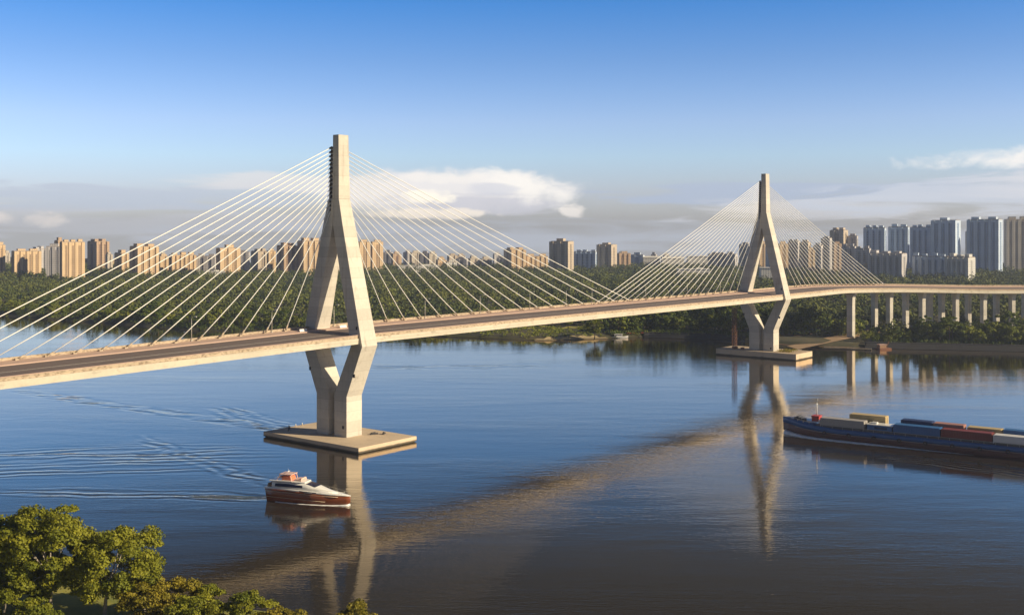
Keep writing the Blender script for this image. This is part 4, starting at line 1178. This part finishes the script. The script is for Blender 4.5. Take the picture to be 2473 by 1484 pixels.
def barge():
    e = empty('cargo_barge', BA, BRZ, 'long dark blue and oxide red cargo barge carrying containers, cut by the right edge', 'barge')
    def st(x, hb, zt, zk, k=.96): return [(x, -hb, zt), (x, -hb*k, 1.4), (x, -hb*k*.97, zk), (x, hb*k*.97, zk), (x, hb*k, 1.4), (x, hb, zt)]
    Lb = 128
    S = [st(-2.2, .25, 6.5, 1.2, .3), st(1.0, 2.2, 6.3, -.2, .55), st(4, 4.2, 6.0, -1.2, .72), st(8, 5.6, 5.5, -1.8, .86), st(14, 6.4, 4.9, -2, .95), st(22, 6.6, 4.4, -2), st(100, 6.6, 4.3, -2), st(118, 6.5, 4.6, -2), st(Lb, 5.4, 5.2, -1)]
    hull = loft(S, 'hull', M['hull_red'], e)
    def up(x, hb, zt, zb, k): return [(x, -hb-.06, zt+.05), (x, -hb*k-.08, zb), (x, hb*k+.08, zb), (x, hb+.06, zt+.05)]
    band = MB(); rings = []
    for x, hb, zt, zb, k in ((-2.3, .3, 6.55, 4.3, .7), (1.0, 2.25, 6.35, 4.1, .85), (4, 4.25, 6.05, 3.9, .9), (8, 5.65, 5.55, 3.5, .95), (14, 6.45, 4.95, 3.1, .985), (22, 6.64, 4.45, 2.8, .99), (100, 6.64, 4.35, 2.7, .99), (118, 6.54, 4.65, 2.9, .99), (Lb+.1, 5.45, 5.25, 3.2, .99)):
        rings.append(up(x, hb, zt, zb, k))
    band.rings(rings, True, True); band.build('topside_band', M['hull_blue'], e)
    m = MB()
    for s in (-1, 1): m.path([(4, s*4.05, 3.6), (8, s*5.5, 3.3), (14, s*6.45, 2.85), (22, s*6.62, 2.55), (100, s*6.62, 2.45), (120, s*6.4, 2.6)], [.13]*6, 6)
    m.build('rubbing_strake', M['greysteel'], hull)
    m = MB(); m.box((60, 0, 4.75), (96, 11.6, .8)); m.box((60, 5.75, 5.1), (96, .18, .7)); m.box((60, -5.75, 5.1), (96, .18, .7)); m.build('hatch_coaming', M['deck_steel'], e)
    # tyre fenders and stanchions along both sides
    for i in range(9):
        for sd in (-1, 1):
            f_ = MB(); xx = 17 + i * 9.6; rr_ = []
            for k in range(13):
                a = 2 * math.pi * k / 12; rr_.append([(xx + (.62 + .2*math.cos(b_)) * math.cos(a), sd * (6.88 + .2*math.sin(b_)), 2.6 + (.62 + .2*math.cos(b_)) * math.sin(a)) for b_ in (0, 1.57, 3.14, 4.71)])
            f_.rings(rr_, False, True); f_.build('tyre_fender', M['dark'], e)
    m = MB()
    for sd in (-1, 1):
        m.path([(16, sd*6.3, 5.75), (60, sd*6.4, 5.45), (104, sd*6.4, 5.45)], [.05]*3, 5)
        for i in range(23): m.tube((16 + i*4, sd*6.35, 4.4), (16 + i*4, sd*6.35, 5.5), .05, 5)
    m.build('side_rail', M['lamp'], e)
    # bulwark rail, windlass house, mast
    m = MB()
    for s in (-1, 1):
        m.path([(-2.0, s*.2, 7.3), (1, s*2.2, 7.2), (4, s*4.1, 6.95), (8, s*5.5, 6.5), (12, s*6.1, 6.1)], [.06]*5, 6)
        for x_, y_, z_ in ((-.5, 1.2, 6.35), (2.4, 3.1, 6.2), (5.5, 4.75, 5.8), (8, 5.5, 5.5), (10.5, 5.9, 5.2)): m.tube((x_, s*y_, z_), (x_, s*y_, z_ + 1.0), .05, 5)
    m.build('bow_rail', M['lamp'], e)
    w = MB(); w.box((4.5, 0, 6.5), (3.0, 4.2, 1.0)); w.tube((4.5, -2.2, 7.0), (4.5, 2.2, 7.0), .55, 10); w.box((7.2, -1.8, 6.2), (1.5, 1.2, 1.4)); w.build('windlass', M['deck_steel'], e, None, .06)
    r = MB(); r.box((11.5, .5, 6.9), (3.0, 3.6, 2.0)); r.box((11.5, .5, 8.0), (3.4, 4.0, .25)); ro = r.build('mast_house', M['red'], e, None, .06)
    ms = MB(); ms.tube((11.6, .5, 8.1), (11.6, .5, 13.2), .22, 8, .14); ms.tube((11.6, .5, 13.2), (12.0, .5, 15.0), .08, 6, .04); ms.box((11.6, .5, 12.6), (.2, 1.8, .15)); ms.build('mast', M['white'], e)
    v = MB()
    for s in (-1, 1): v.tube((13.8, s*3.2, 5.6), (13.8, s*3.2, 6.6), .3, 8); v.sphere((13.9, s*3.2, 6.8), (.5, .4, .35))
    v.build('vent_cowl', M['white'], e)
    return e
M['greysteel'] = paint('grey_steel', (0.26, 0.22, 0.23), 0.6, 0.15, 0.5)
M['c_grey'] = paint('grey_container', (0.36, 0.34, 0.33), 0.6, 0.15, 0.3)
M['c_tan'] = paint('tan_container', (0.52, 0.40, 0.20), 0.6, 0.15, 0.3)
M['c_blue'] = paint('blue_container', (0.03, 0.13, 0.34), 0.5, 0.2, 0.3)
M['c_navy'] = paint('navy_container', (0.02, 0.04, 0.13), 0.5, 0.2, 0.3)
M['c_red'] = paint('red_container', (0.20, 0.04, 0.035), 0.55, 0.2, 0.3)
M['c_white'] = paint('white_container', (0.66, 0.66, 0.67), 0.5, 0.1, 0.3)
M['c_pink'] = paint('faded_red_container', (0.40, 0.20, 0.16), 0.6, 0.15, 0.3)
barge()
ZC = 5.15
for (x0, x1, lat, z, h, wd, mt, lab) in (
    (1981, 2088, 3.4, ZC, 3.1, 4.6, 'c_grey', 'long grey container on the barge just behind the red mast house'),
    (2052, 2140, -3.2, ZC, 4.6, 4.4, 'c_tan', 'tan yellow container on the far side of the barge behind the grey one'),
    (2158, 2271, 3.4, ZC, 3.2, 4.6, 'c_blue', 'bright blue container on the near side of the barge'),
    (2176, 2252, -3.2, ZC, 4.2, 4.4, 'c_navy', 'navy container behind the bright blue one on the barge'),
    (2254, 2329, -3.2, ZC, 4.0, 4.4, 'c_pink', 'faded red container on the far side of the barge'),
    (2273, 2397, 3.4, ZC, 3.1, 4.6, 'c_red', 'dark red container on the near side of the barge'),
    (2336, 2420, -3.2, ZC, 3.7, 4.4, 'c_tan', 'sand coloured container behind the dark red one on the barge'),
    (2399, 2505, 3.4, ZC, 2.8, 4.6, 'c_white', 'white container on the barge next to the right picture edge'),
    (2424, 2520, -3.2, ZC, 3.9, 4.4, 'c_blue', 'blue container behind the white one at the right picture edge')):
    s0 = solve_s(x0, lat + wd/2, z); s1 = solve_s(x1, lat + wd/2, z)
    p = BA + be * s0 + bn_ * lat; p.z = z
    corrugated('shipping_container', s1 - s0 - .3, wd, h, M[mt], lab, p)
# white low deck house between grey and blue containers
s0 = solve_s(2094, 5.4, ZC); s1 = solve_s(2154, 5.4, ZC); p = BA + be * s0 + bn_ * 3.0; p.z = ZC
e = empty('deck_house', p, BRZ, 'low white deck house between the grey and blue containers on the barge', 'deck house')
m = MB(); m.box(((s1-s0)/2, 0, 1.1), (s1-s0, 5.0, 2.2)); m.build('wall', M['c_blue'], e)
m = MB(); m.box(((s1-s0)/2, 0, 2.35), (s1-s0+.6, 5.6, .3)); m.box(((s1-s0)*.25, 0, 2.8), (2.0, 2.2, .6)); m.build('roof', M['white'], e, None, .08)
m = MB(); m.box(((s1-s0)*.55, 0, 1.25), ((s1-s0)*.5, 5.12, .7)); m.build('window', M['glass'], e)
# bow wave of the barge
def barge_foam():
    m = MB()
    for s in (-1, 1):
        rings = []
        for i in range(60):
            x_ = -1.2 + i * 1.25
            hb = float(np.interp(x_, [-2.2, 1, 4, 8, 14, 22], [.12, 1.25, 3.05, 4.85, 6.1, 6.42])) + .05
            w_ = 1.6 + 1.2 * math.exp(-i * .05) + .4 * math.sin(i * .7) ** 2 + i * .012
            z_ = .45 + 1.1 * math.exp(-i * .2)
            k_ = min(1, max(.02, (59 - i) / 34)); w_ *= k_; z_ *= k_
            rings.append([(x_, s*hb, -.3), (x_, s*hb, z_), (x_, s*(hb + w_ * .5), z_ * .7), (x_, s*(hb + w_), -.15)])
        m.rings(rings, True, True)
    o = m.build('bow_wave', M['foam'], None, BA); o.rotation_euler = (0, 0, BRZ)
    tag(o, 'white foam line along the barge waterline', 'foam', kind='stuff')
barge_foam()

# ------------------------------------------------------------------ small craft and pontoon on the far shore
def skiff(px, py, L, rz, hullm, cabm, roofm, label):
    e = empty('small_boat', G(px, py), rz, label, 'boat')
    def st(x, hb, zt, zk): return [(x, -hb, zt), (x, -hb*.7, zk), (x, hb*.7, zk), (x, hb, zt)]
    loft([st(-L/2, 1.5, 1.3, -.4), st(0, 1.8, 1.2, -.5), st(L*.35, 1.3, 1.5, -.4), st(L/2, .15, 2.0, .2)], 'hull', hullm, e)
    m = MB(); m.box((-L*.1, 0, 2.1), (L*.45, 2.4, 1.8)); c_ = m.build('cabin', cabm, e, None, .08)
    m = MB(); m.box((-L*.1, 0, 3.1), (L*.55, 3.0, .25)); m.build('roof', roofm, e)
    m = MB(); m.box((-L*.1, 0, 2.35), (L*.38, 2.46, .6)); m.build('window', M['glass'], c_)
skiff(1497, 816, 13, R(4), M['white'], M['white'], M['white'], 'small white boat moored at the far shore under midspan')
skiff(1530, 813, 14, R(-6), M['pad'], M['red'], M['red'], 'small red roofed boat moored beside the white one under midspan')
skiff(1556, 812, 8, R(12), M['white'], M['pink'], M['red'], 'smallest pale boat moored right of the red roofed boat')
def pontoon():
    a = G(1990, 841); b_ = G(2105, 845)
    d = b_ - a; e = empty('floating_pontoon', a, math.atan2(d.y, d.x), 'long narrow pale pontoon moored right of the far platform', 'pontoon')
    L = d.length
    m = MB(); m.box((L/2, 0, .35), (L, 3.0, .9)); m.build('float', M['pad'], e, None, .1)
    m = MB(); m.box((L/2, 1.2, 1.3), (L, .08, .08))
    for i in range(9): m.box((i*L/8, 1.2, 1.0), (.08, .08, .7))
    m.build('handrail', M['whiteline'], e)
    p = G(2028, 841); p = G(2134, 843)
    e = empty('work_raft', p, R(10), 'rusty brown work raft with a shed at the foot of the first pier', 'raft')
    m = MB(); m.box((0, 0, .5), (9, 6, 1.2)); m.build('float', M['rust'], e, None, .1)
    m = MB(); m.box((-1, .5, 2.2), (5, 3.6, 2.2)); m.build('shed', M['teak'], e)
    m = MB(); m.box((-1, .5, 3.4), (5.8, 4.4, .2)); m.build('shed_roof', M['pink'], e)
    m = MB(); m.tube((3, 1, 1), (4.5, 1, 5.5), .15, 6); m.build('derrick', M['rust'], e)
pontoon()

# ------------------------------------------------------------------ air
HAZE = 0.0001
if HAZE:
    b = MB(); b.box((0, 1675, 24.5), (13200, 4950, 213))
    hm = bpy.data.materials.new('haze_air'); hm.use_nodes = True
    nt = hm.node_tree; nt.nodes.remove(nt.nodes['Principled BSDF'])
    pv = nt.nodes.new('ShaderNodeVolumePrincipled'); pv.inputs['Density'].default_value = HAZE
    pv.inputs['Color'].default_value = (0.66, 0.76, 1.0, 1); pv.inputs['Anisotropy'].default_value = 0.2
    nt.links.new(pv.outputs[0], nt.nodes['Material Output'].inputs['Volume'])
    o = b.build('haze', hm); tag(o, 'thin pale haze over the river and city', 'haze', kind='stuff')

# ------------------------------------------------------------------ camera and render settings
cd = bpy.data.cameras.new('camera'); co = bpy.data.objects.new('camera', cd); COL.objects.link(co)
co.location = (0, 0, CAMZ); co.rotation_euler = (R(90), 0, 0)
cd.sensor_width = 36; cd.lens = 36 * F / W0; cd.shift_y = -(H0 / 2 - HY) / W0
cd.clip_start = 1.0; cd.clip_end = 20000
sc.camera = co
sc.view_settings.view_transform = 'Standard'; sc.view_settings.look = 'None'
sc.view_settings.exposure = 0.35; sc.view_settings.gamma = 1.0
sc.cycles.max_bounces = 6; sc.cycles.volume_bounces = 0; sc.cycles.diffuse_bounces = 3; sc.cycles.glossy_bounces = 4
sc.cycles.use_denoising = True
